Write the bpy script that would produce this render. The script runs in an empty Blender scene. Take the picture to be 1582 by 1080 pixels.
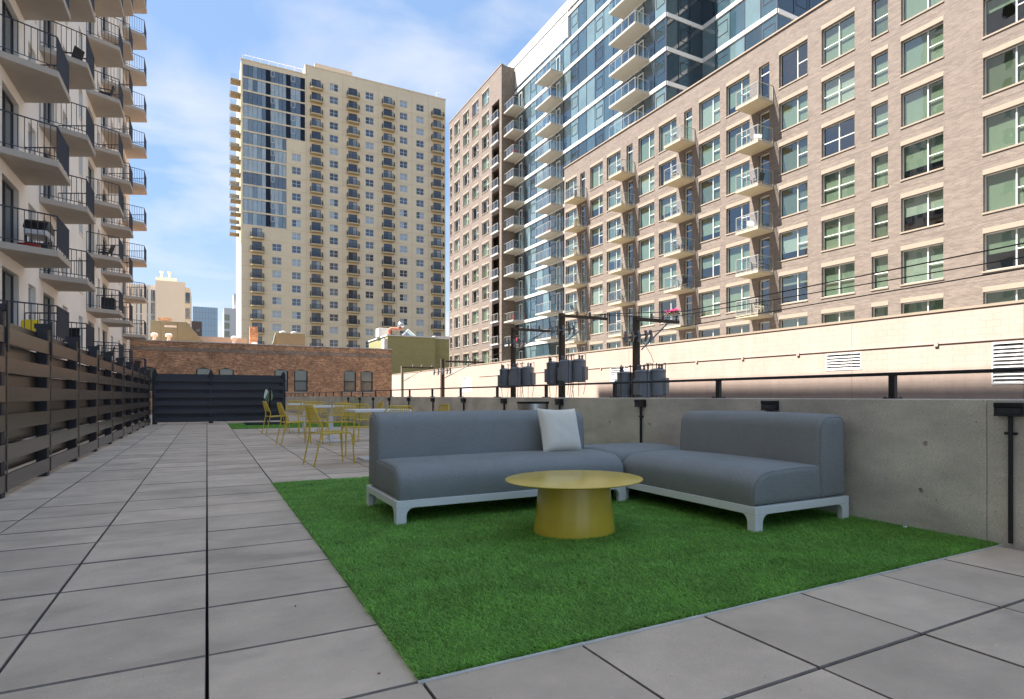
import bpy, bmesh, math, random
import numpy as np
from mathutils import Vector, Matrix
random.seed(7); rng = np.random.default_rng(7)
R = math.radians
sc = bpy.context.scene
C = sc.collection

# ------------------------------------------------------------------ camera
cam_d = bpy.data.cameras.new('camera'); cam = bpy.data.objects.new('camera', cam_d); C.objects.link(cam)
cam.location = (0, 0, 0.945); cam.rotation_euler = (R(90), 0, R(-31))
cam_d.sensor_width = 36; cam_d.lens = 36*974/1582
cam_d.shift_x = -(905-791)/1582; cam_d.shift_y = (612-540)/1582
cam_d.clip_start = 0.05; cam_d.clip_end = 6000
sc.camera = cam

# ------------------------------------------------------------------ world, sun, exposure
SUN = Vector((-0.477, 0.229, 0.848)).normalized()          # direction towards the sun
elev = math.asin(SUN.z); azim = math.atan2(SUN.x, SUN.y)
w = bpy.data.worlds.new('World'); sc.world = w; w.use_nodes = True
nt = w.node_tree; nt.nodes.clear()
def N(t, nt=nt, **kw):
    n = nt.nodes.new(t)
    for k, v in kw.items(): setattr(n, k, v)
    return n
sky = N('ShaderNodeTexSky', sky_type='NISHITA', sun_disc=False)
sky.sun_elevation = elev; sky.sun_rotation = azim; sky.air_density = 1.0; sky.dust_density = 0.6; sky.ozone_density = 1.6
bg = N('ShaderNodeBackground'); bg.inputs[1].default_value = 0.088
out = N('ShaderNodeOutputWorld')
tc = N('ShaderNodeTexCoord'); sep = N('ShaderNodeSeparateXYZ'); nt.links.new(tc.outputs['Generated'], sep.inputs[0])
zc = N('ShaderNodeMath', operation='MAXIMUM'); zc.inputs[1].default_value = 0.0; nt.links.new(sep.outputs[2], zc.inputs[0])
za = N('ShaderNodeMath', operation='ADD'); za.inputs[1].default_value = 0.22; nt.links.new(zc.outputs[0], za.inputs[0])
dx = N('ShaderNodeMath', operation='DIVIDE'); dy = N('ShaderNodeMath', operation='DIVIDE')
nt.links.new(sep.outputs[0], dx.inputs[0]); nt.links.new(za.outputs[0], dx.inputs[1])
nt.links.new(sep.outputs[1], dy.inputs[0]); nt.links.new(za.outputs[0], dy.inputs[1])
cb = N('ShaderNodeCombineXYZ'); nt.links.new(dx.outputs[0], cb.inputs[0]); nt.links.new(dy.outputs[0], cb.inputs[1])
mp = N('ShaderNodeMapping'); mp.inputs['Location'].default_value = (9.4, 0.7, 0); mp.inputs['Scale'].default_value = (1.0, 1.35, 1); mp.inputs['Rotation'].default_value = (0, 0, R(25))
nt.links.new(cb.outputs[0], mp.inputs[0])
cn = N('ShaderNodeTexNoise'); cn.inputs['Scale'].default_value = 1.35; cn.inputs['Detail'].default_value = 9; cn.inputs['Roughness'].default_value = 0.52; cn.inputs['Distortion'].default_value = 0.35
nt.links.new(mp.outputs[0], cn.inputs['Vector'])
cr = N('ShaderNodeValToRGB'); cr.color_ramp.elements[0].position = 0.48; cr.color_ramp.elements[1].position = 0.76
cr.color_ramp.elements[0].color = (0.05, 0.05, 0.05, 1); cr.color_ramp.elements[1].color = (0.85, 0.85, 0.85, 1)
nt.links.new(cn.outputs['Fac'], cr.inputs[0])
mx = N('ShaderNodeMix', data_type='RGBA'); mx.inputs['B'].default_value = (3.0, 2.95, 2.9, 1)
blue = N('ShaderNodeMix', data_type='RGBA'); blue.inputs['Factor'].default_value = .8; blue.inputs['B'].default_value = (.66, 1.18, 2.08, 1)
nt.links.new(sky.outputs[0], blue.inputs['A'])
hz = N('ShaderNodeMapRange', interpolation_type='SMOOTHSTEP'); hz.inputs[1].default_value = .0; hz.inputs[2].default_value = .26; hz.inputs[3].default_value = .9; hz.inputs[4].default_value = 0
nt.links.new(zc.outputs[0], hz.inputs[0])
hazy = N('ShaderNodeMix', data_type='RGBA'); hazy.inputs['B'].default_value = (2.05, 2.35, 2.65, 1)
nt.links.new(hz.outputs[0], hazy.inputs['Factor']); nt.links.new(blue.outputs['Result'], hazy.inputs['A'])
nt.links.new(cr.outputs[0], mx.inputs['Factor']); nt.links.new(hazy.outputs['Result'], mx.inputs['A'])
nt.links.new(mx.outputs['Result'], bg.inputs[0]); nt.links.new(bg.outputs[0], out.inputs[0])

sl = bpy.data.lights.new('sun', 'SUN'); sl.energy = 4.0; sl.angle = R(0.5); sl.color = (1.0, 0.955, 0.89)
so = bpy.data.objects.new('sun', sl); C.objects.link(so); so.location = (-40, 20, 80)
so.rotation_euler = (-SUN).to_track_quat('-Z', 'Y').to_euler()
vs = sc.view_settings; vs.view_transform = 'Standard'; vs.look = 'None'; vs.gamma = 1; vs.use_curve_mapping = False; vs.exposure = 2.12

# ------------------------------------------------------------------ helpers
def tag(o, label=None, cat=None, group=None, kind=None):
    if label: o['label'] = label
    if cat: o['category'] = cat
    if group: o['group'] = group
    if kind: o['kind'] = kind
    return o
def thing(name, label, cat, loc=(0, 0, 0), rz=0, group=None):
    o = bpy.data.objects.new(name, None); C.objects.link(o); o.empty_display_size = 0.1
    o.location = loc; o.rotation_euler = (0, 0, rz); return tag(o, label, cat, group)
def put(name, me, parent=None, loc=(0, 0, 0), rot=(0, 0, 0)):
    o = bpy.data.objects.new(name, me); C.objects.link(o); o.parent = parent
    o.location = loc; o.rotation_euler = rot; return o
def copy_tree(o, parent=None):
    c = o.copy(); C.objects.link(c); c.parent = parent
    for ch in list(o.children): copy_tree(ch, c)
    return c
class MB:
    def __init__(s): s.v = []; s.f = []; s.m = []
    def add(s, vs, fs, m=0):
        b = len(s.v); s.v += [tuple(p) for p in vs]; s.f += [tuple(b+i for i in f) for f in fs]; s.m += [m]*len(fs); return s
    def box(s, x0, x1, y0, y1, z0, z1, m=0):
        return s.add([(x0,y0,z0),(x1,y0,z0),(x1,y1,z0),(x0,y1,z0),(x0,y0,z1),(x1,y0,z1),(x1,y1,z1),(x0,y1,z1)],
                     [(0,3,2,1),(4,5,6,7),(0,1,5,4),(1,2,6,5),(2,3,7,6),(3,0,4,7)], m)
    def quad(s, a, b, c, d, m=0): return s.add([a,b,c,d], [(0,1,2,3)], m)
    def prism(s, pts, a0, a1, ax='z', m=0):
        def P(p, a): return {'z': (p[0],p[1],a), 'y': (p[0],a,p[1]), 'x': (a,p[0],p[1])}[ax]
        n = len(pts)
        return s.add([P(p,a0) for p in pts]+[P(p,a1) for p in pts],
                     [tuple(range(n))[::-1], tuple(range(n,2*n))]+[(i,(i+1)%n,n+(i+1)%n,n+i) for i in range(n)], m)
    def tube(s, pts, r, n=8, m=0, r2=None):
        pts = [Vector(p) for p in pts]; k = len(pts); rings = []
        t0 = (pts[1]-pts[0]).normalized(); up = Vector((0,0,1)) if abs(t0.z) < .9 else Vector((1,0,0))
        nrm = (up - t0*up.dot(t0)).normalized()
        for i, p in enumerate(pts):
            a = (pts[i]-pts[i-1]).normalized() if i else t0
            b = (pts[i+1]-pts[i]).normalized() if i < k-1 else a
            t = (a+b).normalized() if (a+b).length > 1e-6 else a
            nrm = (nrm - t*nrm.dot(t)).normalized(); bn = t.cross(nrm)
            rr = r if r2 is None else r + (r2-r)*i/(k-1)
            sc_ = 1/max(.5, a.dot(t))
            rings.append([p + (nrm*math.cos(2*math.pi*j/n) + bn*math.sin(2*math.pi*j/n))*rr*(sc_ if 0 < i < k-1 else 1) for j in range(n)])
        vs = [v for rg in rings for v in rg]; fs = []
        for i in range(k-1):
            for j in range(n): fs.append((i*n+j, i*n+(j+1)%n, (i+1)*n+(j+1)%n, (i+1)*n+j))
        fs += [tuple(range(n))[::-1], tuple(range((k-1)*n, k*n))]
        return s.add(vs, fs, m)
    def lathe(s, prof, n=24, c=(0,0,0), m=0, cap=True):
        vs = [(c[0]+r*math.cos(2*math.pi*j/n), c[1]+r*math.sin(2*math.pi*j/n), c[2]+z) for r, z in prof for j in range(n)]
        k = len(prof); fs = [(i*n+j, i*n+(j+1)%n, (i+1)*n+(j+1)%n, (i+1)*n+j) for i in range(k-1) for j in range(n)]
        if cap: fs += [tuple(range(n))[::-1], tuple(range((k-1)*n, k*n))]
        return s.add(vs, fs, m)
    def mesh(s, name, mats, smooth=False, bevel=0, seg=2, fix=False):
        me = bpy.data.meshes.new(name); me.from_pydata(s.v, [], s.f)
        if not isinstance(mats, (list, tuple)): mats = [mats]
        for q in mats: me.materials.append(q)
        if len(mats) > 1: me.polygons.foreach_set('material_index', s.m)
        if bevel or fix:
            bm = bmesh.new(); bm.from_mesh(me)
            if fix: bmesh.ops.remove_doubles(bm, verts=bm.verts, dist=1e-5)
            bmesh.ops.recalc_face_normals(bm, faces=bm.faces)
            if bevel:
                es = [e for e in bm.edges if len(e.link_faces) == 2 and e.calc_face_angle(0) > R(30)]
                bmesh.ops.bevel(bm, geom=es, offset=bevel, segments=seg, affect='EDGES', profile=.5)
            bm.to_mesh(me); bm.free()
        if smooth:
            me.polygons.foreach_set('use_smooth', [True]*len(me.polygons)); me.set_sharp_from_angle(angle=R(38))
        me.update(); return me
def facade(mb, W, z0, z1, ops, depth, m=0, mr=None, x0=0.0):
    """front skin in the plane y=0 (outside is -y) with recessed openings (xa, xb, za, zb)"""
    mr = m if mr is None else mr
    xs = sorted({round(v, 4) for o in ops for v in o[:2]} | {x0, x0+W}); zs = sorted({round(v, 4) for o in ops for v in o[2:4]} | {z0, z1})
    for j in range(len(zs)-1):
        zc_ = (zs[j]+zs[j+1])/2; row = [o for o in ops if o[2] < zc_ < o[3]]; st = None
        for i in range(len(xs)):
            solid = i < len(xs)-1 and not any(o[0] < (xs[i]+xs[i+1])/2 < o[1] for o in row)
            if solid and st is None: st = xs[i]
            if not solid and st is not None:
                mb.quad((st,0,zs[j]), (xs[i],0,zs[j]), (xs[i],0,zs[j+1]), (st,0,zs[j+1]), m); st = None
    for a, b, c, d in ops:
        mb.quad((a,0,c),(b,0,c),(b,depth,c),(a,depth,c), mr); mb.quad((a,depth,d),(b,depth,d),(b,0,d),(a,0,d), mr)
        mb.quad((a,0,c),(a,depth,c),(a,depth,d),(a,0,d), mr); mb.quad((b,depth,c),(b,0,c),(b,0,d),(b,depth,d), mr)
    return mb
def shell(mb, W, D, z0, z1, m=0, x0=0.0, top=True):
    """the other sides of a block whose front skin is y=0"""
    mb.quad((x0,D,z0),(x0,0,z0),(x0,0,z1),(x0,D,z1), m); mb.quad((x0+W,0,z0),(x0+W,D,z0),(x0+W,D,z1),(x0+W,0,z1), m)
    mb.quad((x0+W,D,z0),(x0,D,z0),(x0,D,z1),(x0+W,D,z1), m)
    if top: mb.quad((x0,0,z1),(x0+W,0,z1),(x0+W,D,z1),(x0,D,z1), m)
    return mb

# ------------------------------------------------------------------ materials
MATS = {}
def srgb(r, g, b):
    f = lambda c: (c/255/12.92) if c/255 <= .04045 else ((c/255+.055)/1.055)**2.4
    return (f(r), f(g), f(b))
def mat(name, col, rough=.6, var=.12, scale=3.0, bump=0.0, bscale=60.0, metal=0.0, spec=.5, rnd=0.0, stretch=(1,1,1), col2=None, fine=0.0, fscale=200., coat=0., bdist=.01):
    if name in MATS: return MATS[name]
    m = bpy.data.materials.new(name); m.use_nodes = True; t = m.node_tree; p = t.nodes['Principled BSDF']; L = t.links.new
    p.inputs['Roughness'].default_value = rough; p.inputs['Metallic'].default_value = metal; p.inputs['Specular IOR Level'].default_value = spec
    if coat: p.inputs['Coat Weight'].default_value = coat; p.inputs['Coat Roughness'].default_value = .1
    g = N('ShaderNodeNewGeometry', t); mpn = N('ShaderNodeMapping', t); mpn.inputs['Scale'].default_value = stretch
    L(g.outputs['Position'], mpn.inputs[0])
    n1 = N('ShaderNodeTexNoise', t); n1.inputs['Scale'].default_value = scale; n1.inputs['Detail'].default_value = 7; n1.inputs['Roughness'].default_value = .62
    L(mpn.outputs[0], n1.inputs['Vector'])
    c1 = Vector(col); lo = tuple(c1*(1-var)); hi = tuple(c1*(1+var)) if col2 is None else col2
    r1 = N('ShaderNodeValToRGB', t); r1.color_ramp.elements[0].position = .3; r1.color_ramp.elements[1].position = .7
    r1.color_ramp.elements[0].color = (*lo, 1); r1.color_ramp.elements[1].color = (*hi, 1); L(n1.outputs['Fac'], r1.inputs[0])
    o = r1.outputs[0]
    if fine:
        n2 = N('ShaderNodeTexNoise', t); n2.inputs['Scale'].default_value = fscale; n2.inputs['Detail'].default_value = 3
        L(mpn.outputs[0], n2.inputs['Vector']); mr_ = N('ShaderNodeMapRange', t); mr_.inputs[1].default_value = .3; mr_.inputs[2].default_value = .7
        mr_.inputs[3].default_value = 1-fine; mr_.inputs[4].default_value = 1+fine; L(n2.outputs['Fac'], mr_.inputs[0])
        mu = N('ShaderNodeMix', t, data_type='RGBA', blend_type='MULTIPLY'); mu.inputs['Factor'].default_value = 1; L(o, mu.inputs['A']); L(mr_.outputs[0], mu.inputs['B']); o = mu.outputs['Result']
    if rnd:
        oi = N('ShaderNodeObjectInfo', t); mr2 = N('ShaderNodeMapRange', t); mr2.inputs[3].default_value = 1-rnd; mr2.inputs[4].default_value = 1+rnd; L(oi.outputs['Random'], mr2.inputs[0])
        mu = N('ShaderNodeMix', t, data_type='RGBA', blend_type='MULTIPLY'); mu.inputs['Factor'].default_value = 1; L(o, mu.inputs['A']); L(mr2.outputs[0], mu.inputs['B']); o = mu.outputs['Result']
    L(o, p.inputs['Base Color'])
    if bump:
        n3 = N('ShaderNodeTexNoise', t); n3.inputs['Scale'].default_value = bscale; n3.inputs['Detail'].default_value = 5; L(mpn.outputs[0], n3.inputs['Vector'])
        b = N('ShaderNodeBump', t); b.inputs['Strength'].default_value = bump; b.inputs['Distance'].default_value = bdist; L(n3.outputs['Fac'], b.inputs['Height']); L(b.outputs[0], p.inputs['Normal'])
    MATS[name] = m; return m
def brickmat(name, c1, c2, mortar, bw, bh, axes, rough=.85, msize=.012, stain=.25, band=None, smin=.6, streak=None):
    m = bpy.data.materials.new(name); m.use_nodes = True; t = m.node_tree; p = t.nodes['Principled BSDF']; L = t.links.new
    p.inputs['Roughness'].default_value = rough; p.inputs['Specular IOR Level'].default_value = .3
    g = N('ShaderNodeNewGeometry', t); sp = N('ShaderNodeSeparateXYZ', t); L(g.outputs['Position'], sp.inputs[0])
    cbn = N('ShaderNodeCombineXYZ', t); L(sp.outputs[axes[0]], cbn.inputs[0]); L(sp.outputs[axes[1]], cbn.inputs[1])
    bt = N('ShaderNodeTexBrick', t); bt.inputs['Scale'].default_value = 1; bt.inputs['Brick Width'].default_value = bw; bt.inputs['Row Height'].default_value = bh
    bt.inputs['Mortar Size'].default_value = msize; bt.inputs['Mortar Smooth'].default_value = .3; bt.inputs['Bias'].default_value = 0
    bt.inputs['Color1'].default_value = (*c1, 1); bt.inputs['Color2'].default_value = (*c2, 1); bt.inputs['Mortar'].default_value = (*mortar, 1)
    L(cbn.outputs[0], bt.inputs['Vector'])
    n = N('ShaderNodeTexNoise', t); n.inputs['Scale'].default_value = .9; n.inputs['Detail'].default_value = 8; n.inputs['Roughness'].default_value = .7; L(g.outputs['Position'], n.inputs['Vector'])
    mr_ = N('ShaderNodeMapRange', t); mr_.inputs[1].default_value = .3; mr_.inputs[2].default_value = .7; mr_.inputs[3].default_value = 1-stain; mr_.inputs[4].default_value = 1+stain*.6; L(n.outputs['Fac'], mr_.inputs[0])
    mu = N('ShaderNodeMix', t, data_type='RGBA', blend_type='MULTIPLY'); mu.inputs['Factor'].default_value = 1; L(bt.outputs['Color'], mu.inputs['A']); L(mr_.outputs[0], mu.inputs['B']); o = mu.outputs['Result']
    if streak:
        mp2 = N('ShaderNodeMapping', t); mp2.inputs['Scale'].default_value = (streak[0], streak[1], 1); L(cbn.outputs[0], mp2.inputs[0])
        n2 = N('ShaderNodeTexNoise', t); n2.inputs['Scale'].default_value = 1; n2.inputs['Detail'].default_value = 5; L(mp2.outputs[0], n2.inputs['Vector'])
        m2 = N('ShaderNodeMapRange', t); m2.inputs[1].default_value = .3; m2.inputs[2].default_value = .7; m2.inputs[3].default_value = 1-streak[2]; m2.inputs[4].default_value = 1+streak[2]; L(n2.outputs['Fac'], m2.inputs[0])
        mu = N('ShaderNodeMix', t, data_type='RGBA', blend_type='MULTIPLY'); mu.inputs['Factor'].default_value = 1; L(o, mu.inputs['A']); L(m2.outputs[0], mu.inputs['B']); o = mu.outputs['Result']
    L(o, p.inputs['Base Color'])
    b = N('ShaderNodeBump', t); b.inputs['Strength'].default_value = .5; b.inputs['Distance'].default_value = .01; b.invert = True; L(bt.outputs['Fac'], b.inputs['Height']); L(b.outputs[0], p.inputs['Normal'])
    MATS[name] = m; return m
def glassmat(name, tint, refl=1.3, rough=.01, base=.06):
    """thin pane: tinted see-through plus Fresnel reflection"""
    m = bpy.data.materials.new(name); m.use_nodes = True; t = m.node_tree; t.nodes.clear(); L = t.links.new
    o = N('ShaderNodeOutputMaterial', t); tr = N('ShaderNodeBsdfTransparent', t); tr.inputs[0].default_value = (*tint, 1)
    gl = N('ShaderNodeBsdfGlossy', t); gl.inputs['Roughness'].default_value = rough; gl.inputs[0].default_value = (.95, .97, 1, 1)
    lw = N('ShaderNodeLayerWeight', t); lw.inputs[0].default_value = .5
    pw = N('ShaderNodeMath', t, operation='POWER'); pw.inputs[1].default_value = 4.5; L(lw.outputs['Facing'], pw.inputs[0])
    mm = N('ShaderNodeMath', t, operation='MULTIPLY_ADD', use_clamp=True); mm.inputs[1].default_value = refl; mm.inputs[2].default_value = base; L(pw.outputs[0], mm.inputs[0])
    g = N('ShaderNodeNewGeometry', t); nn = N('ShaderNodeTexNoise', t); nn.inputs['Scale'].default_value = .7; L(g.outputs['Position'], nn.inputs['Vector'])
    bb = N('ShaderNodeBump', t); bb.inputs['Strength'].default_value = .12; bb.inputs['Distance'].default_value = .05; L(nn.outputs['Fac'], bb.inputs['Height']); L(bb.outputs[0], gl.inputs['Normal'])
    mxs = N('ShaderNodeMixShader', t); L(mm.outputs[0], mxs.inputs[0]); L(tr.outputs[0], mxs.inputs[1]); L(gl.outputs[0], mxs.inputs[2]); L(mxs.outputs[0], o.inputs[0])
    MATS[name] = m; return m
def panemat(name, col, rough=.06, spec=.9, var=.15):
    return mat(name, col, rough=rough, spec=spec, var=var, scale=.6, bump=.02, bscale=1.5, coat=.6)

M_tile = mat('paver', srgb(207,188,166), rough=.82, var=.16, scale=2.6, fine=.14, fscale=260, rnd=.11, bump=.12, bscale=350, bdist=.002)
def spots(m, scale, lo, hi, mul, stretch=(1,1,1), seed=0.):
    """flecks or stains with a shape of their own, multiplied into the base colour"""
    t = m.node_tree; p = t.nodes['Principled BSDF']; src = p.inputs['Base Color'].links[0].from_socket
    g_ = N('ShaderNodeNewGeometry', t); mp_ = N('ShaderNodeMapping', t); mp_.inputs['Scale'].default_value = stretch; mp_.inputs['Location'].default_value = (seed, seed*.7, seed*1.3); t.links.new(g_.outputs['Position'], mp_.inputs[0])
    n_ = N('ShaderNodeTexNoise', t); n_.inputs['Scale'].default_value = scale; n_.inputs['Detail'].default_value = 4; n_.inputs['Distortion'].default_value = .4; t.links.new(mp_.outputs[0], n_.inputs['Vector'])
    r_ = N('ShaderNodeMapRange', t, interpolation_type='SMOOTHSTEP'); r_.inputs[1].default_value = lo; r_.inputs[2].default_value = hi; r_.inputs[3].default_value = 1; r_.inputs[4].default_value = mul; t.links.new(n_.outputs['Fac'], r_.inputs[0])
    mu = N('ShaderNodeMix', t, data_type='RGBA', blend_type='MULTIPLY'); mu.inputs['Factor'].default_value = 1; t.links.new(src, mu.inputs['A']); t.links.new(r_.outputs[0], mu.inputs['B'])
    t.links.new(mu.outputs['Result'], p.inputs['Base Color'])
spots(M_tile, 1.1, .56, .72, .80, (1,1.8,1), 3.); spots(M_tile, 26, .70, .76, 1.25, seed=9.); spots(M_tile, 40, .71, .75, .6, seed=5.)
M_sub = mat('joint_dark', (.02,.02,.022), rough=.95)
M_conc = mat('concrete', srgb(208,200,186), rough=.9, var=.24, scale=1.7, stretch=(1,.8,2.0), fine=.17, fscale=80, bump=.35, bscale=120, bdist=.004)
spots(M_conc, 45, .68, .74, .5, seed=2.); spots(M_conc, 1.3, .55, .75, .78, (1,.7,2.2), 8.); spots(M_conc, 3.0, .62, .75, 1.18, (1,.6,1.5), 4.)
M_fence = mat('fence_metal', srgb(92,82,71), rough=.27, var=.10, scale=1.5, spec=.7, metal=.35, rnd=.10, stretch=(1,.3,3))
M_fence2 = mat('fence_metal_navy', srgb(54,56,62), rough=.45, var=.08, scale=1.5, rnd=.08)
M_post = mat('fence_post', srgb(36,37,43), rough=.5, var=.1)
M_black = mat('black_metal', (.012,.012,.014), rough=.42, var=.1)
M_lens = mat('lamp_lens', (.05,.05,.055), rough=.25)
M_alu = mat('aluminium_edge', (.78,.77,.74), rough=.4)
M_turf = mat('turf_blade', (.235,.48,.09), rough=.45, var=.22, scale=3.0, fine=.35, fscale=160, spec=.35)
def translucent(m, f):
    t = m.node_tree; p = t.nodes['Principled BSDF']; o = [n for n in t.nodes if n.type == 'OUTPUT_MATERIAL'][0]
    tl = N('ShaderNodeBsdfTranslucent', t); ms = N('ShaderNodeMixShader', t); ms.inputs[0].default_value = f
    t.links.new(p.inputs['Base Color'].links[0].from_socket, tl.inputs[0]); t.links.new(p.outputs[0], ms.inputs[1]); t.links.new(tl.outputs[0], ms.inputs[2]); t.links.new(ms.outputs[0], o.inputs[0])
translucent(M_turf, .35)
def island(m, lo, hi):
    t = m.node_tree; p = t.nodes['Principled BSDF']; src = p.inputs['Base Color'].links[0].from_socket
    g_ = N('ShaderNodeNewGeometry', t); mr_ = N('ShaderNodeMapRange', t); mr_.inputs[3].default_value = lo; mr_.inputs[4].default_value = hi; t.links.new(g_.outputs['Random Per Island'], mr_.inputs[0])
    mu = N('ShaderNodeMix', t, data_type='RGBA', blend_type='MULTIPLY'); mu.inputs['Factor'].default_value = 1; t.links.new(src, mu.inputs['A']); t.links.new(mr_.outputs[0], mu.inputs['B'])
    for l in list(src.links):
        if l.to_node != mu: t.links.new(mu.outputs['Result'], l.to_socket)
island(M_turf, .55, 1.55)
M_mat = mat('turf_backing', srgb(74,116,52), rough=.95, var=.2)
M_turf2 = mat('turf_far', srgb(118,168,66), rough=.8, var=.2, scale=8, fine=.2, fscale=120)
M_fab = mat('grey_fabric', srgb(143,146,145), rough=.95, var=.07, scale=3, fine=.2, fscale=170, bump=.25, bscale=900, bdist=.001, spec=.2)
M_white = mat('white_powder_coat', srgb(236,238,236), rough=.42, var=.02)
M_pil = mat('cream_fabric', srgb(238,232,216), rough=.95, var=.03, bump=.2, bscale=500, bdist=.001, fine=.03, fscale=400)
M_must = mat('mustard_paint', srgb(220,190,66), rough=.22, var=.05, scale=6, spec=.8, fine=.03, fscale=300)
M_yel = mat('yellow_paint', srgb(214,184,66), rough=.42, var=.04)
M_tbl = mat('white_table', srgb(232,234,236), rough=.35, var=.02)
M_steel = mat('stainless', (.62,.63,.64), rough=.28, metal=1, var=.05, stretch=(1,1,8))
M_wood = mat('pole_wood', srgb(84,72,60), rough=.9, var=.35, scale=3, stretch=(6,6,.6), bump=.6, bscale=20)
M_woodl = mat('pole_wood_pale', srgb(150,142,118), rough=.9, var=.2, scale=3, stretch=(6,6,.6))
M_gal = mat('transformer_grey', srgb(126,131,134), rough=.5, var=.08)
M_cer = mat('insulator', srgb(120,115,112), rough=.3)
M_wire = mat('wire', (.02,.02,.02), rough=.6)
M_cream = mat('cream_render', srgb(247,240,229), rough=.9, var=.05, scale=.6)
M_slab = mat('balcony_concrete', srgb(186,177,165), rough=.9, var=.06, scale=2)
M_rail = mat('charcoal_rail', srgb(58,62,74), rough=.5, var=.05)
M_glassd = panemat('door_glass', (.03,.045,.05))
M_glassl = panemat('pale_window', (.22,.30,.34))
M_bronze = mat('window_bronze', (.05,.06,.07), rough=.4)
M_beige = mat('tower_beige', srgb(236,213,176), rough=.88, var=.05, scale=.25, fine=.03, fscale=2)
M_beige2 = mat('tower_beige_slab', srgb(206,182,138), rough=.9, var=.06)
M_twin = mat('window_white', srgb(222,220,212), rough=.5, var=.02)
TP = [panemat('tower_pane_dark', (.035,.04,.05)), panemat('tower_pane_blind', (.40,.43,.43), rough=.12), panemat('tower_pane_grey', (.12,.14,.16)), panemat('tower_pane_blue', (.06,.09,.14))]
M_tg = [panemat('tower_glass_a', (.20,.25,.27)), panemat('tower_glass_b', (.38,.43,.42)), panemat('tower_glass_c', (.10,.13,.16))]
M_navy = mat('navy_panel', (.008,.012,.025), rough=.4, spec=.25, var=.1)
M_rb = brickmat('taupe_brick', srgb(135,122,112), srgb(114,102,94), srgb(127,115,106), .30, .068, (1,2), stain=.05, streak=(.55,3.0,.09))
M_rbx = brickmat('taupe_brick_return', srgb(130,119,107), srgb(106,96,86), srgb(122,112,101), .30, .068, (0,2), stain=.12)
M_stone = mat('lintel_stone', srgb(152,138,122), rough=.85, var=.06)
M_bal = mat('balcony_slab_tan', srgb(186,172,146), rough=.85, var=.05)
M_railw = mat('balcony_rail_white', srgb(158,155,148), rough=.45, var=.03)
G_win = glassmat('window_glass', (.50,.58,.52), refl=.9, base=.17)
G_rail = glassmat('rail_glass', (.93,.96,.96), refl=.8, base=.05)
G_ct = [panemat('curtain_glass_a', (.04,.075,.095), rough=.03), panemat('curtain_glass_b', (.12,.18,.19), rough=.04), panemat('curtain_glass_c', (.018,.035,.045), rough=.03)]
M_blind = [mat('blind_sage', srgb(176,182,164), rough=.9, var=.04), mat('blind_white', srgb(214,212,204), rough=.9, var=.04), mat('blind_olive', srgb(132,136,116), rough=.9, var=.05)]
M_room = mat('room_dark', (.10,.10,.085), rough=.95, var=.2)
M_balw = mat('balcony_slab_grey', srgb(176,171,160), rough=.8, var=.04)
M_bside = mat('tower_slab_sunlit', srgb(150,133,106), rough=.9, var=.05)  # darker copy of the slab beige, offsetting sunlight on the side balconies in colour
M_slabw = mat('slab_edge_white', srgb(214,212,206), rough=.6, var=.02)
M_louv = mat('louvre_white', srgb(190,190,188), rough=.55, var=.02)
M_gar = brickmat('garage_block', srgb(184,163,150), srgb(181,160,147), srgb(173,152,139), .40, .20, (1,2), msize=.006, stain=.07, streak=(2.2,.22,.05))
M_garx = mat('garage_flat', srgb(116,112,106), rough=.9, var=.03)
M_cap = mat('cap_tan', srgb(158,140,122), rough=.7, var=.06)
M_or = brickmat('orange_brick', srgb(222,174,134), srgb(172,128,96), srgb(184,164,144), .30, .10, (0,2), stain=.42, streak=(5.0,9.0,.34))
M_pale = brickmat('pale_brick_band', srgb(186,166,148), srgb(150,130,112), srgb(150,140,128), .22, .075, (0,2), stain=.4)
M_olive = brickmat('olive_painted_brick', srgb(152,148,106), srgb(146,142,100), srgb(132,128,90), .4, .2, (0,2), stain=.10, msize=.01)
M_oliv = mat('olive_metal', srgb(122,122,102), rough=.6, var=.06)
M_roofw = mat('roof_white', srgb(206,204,200), rough=.7, var=.04)
M_copper = mat('rust_pipe', srgb(160,96,72), rough=.6, var=.2)
M_off = mat('office_beige', srgb(226,212,194), rough=.9, var=.04, scale=.3)
M_brown = mat('dark_brown', srgb(92,78,72), rough=.8)
M_grey = mat('grey_wall', srgb(176,168,160), rough=.9, var=.05)
M_street = mat('asphalt', (.05,.05,.052), rough=.95, var=.15, scale=.5)
M_red = mat('red_plastic', srgb(150,40,42), rough=.5)
M_pink = mat('pink_petals', srgb(226,80,140), rough=.8)
M_leaf = mat('plant_leaf', srgb(70,100,50), rough=.7)
M_ylw = mat('yellow_plastic', srgb(240,205,30), rough=.5)

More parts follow.
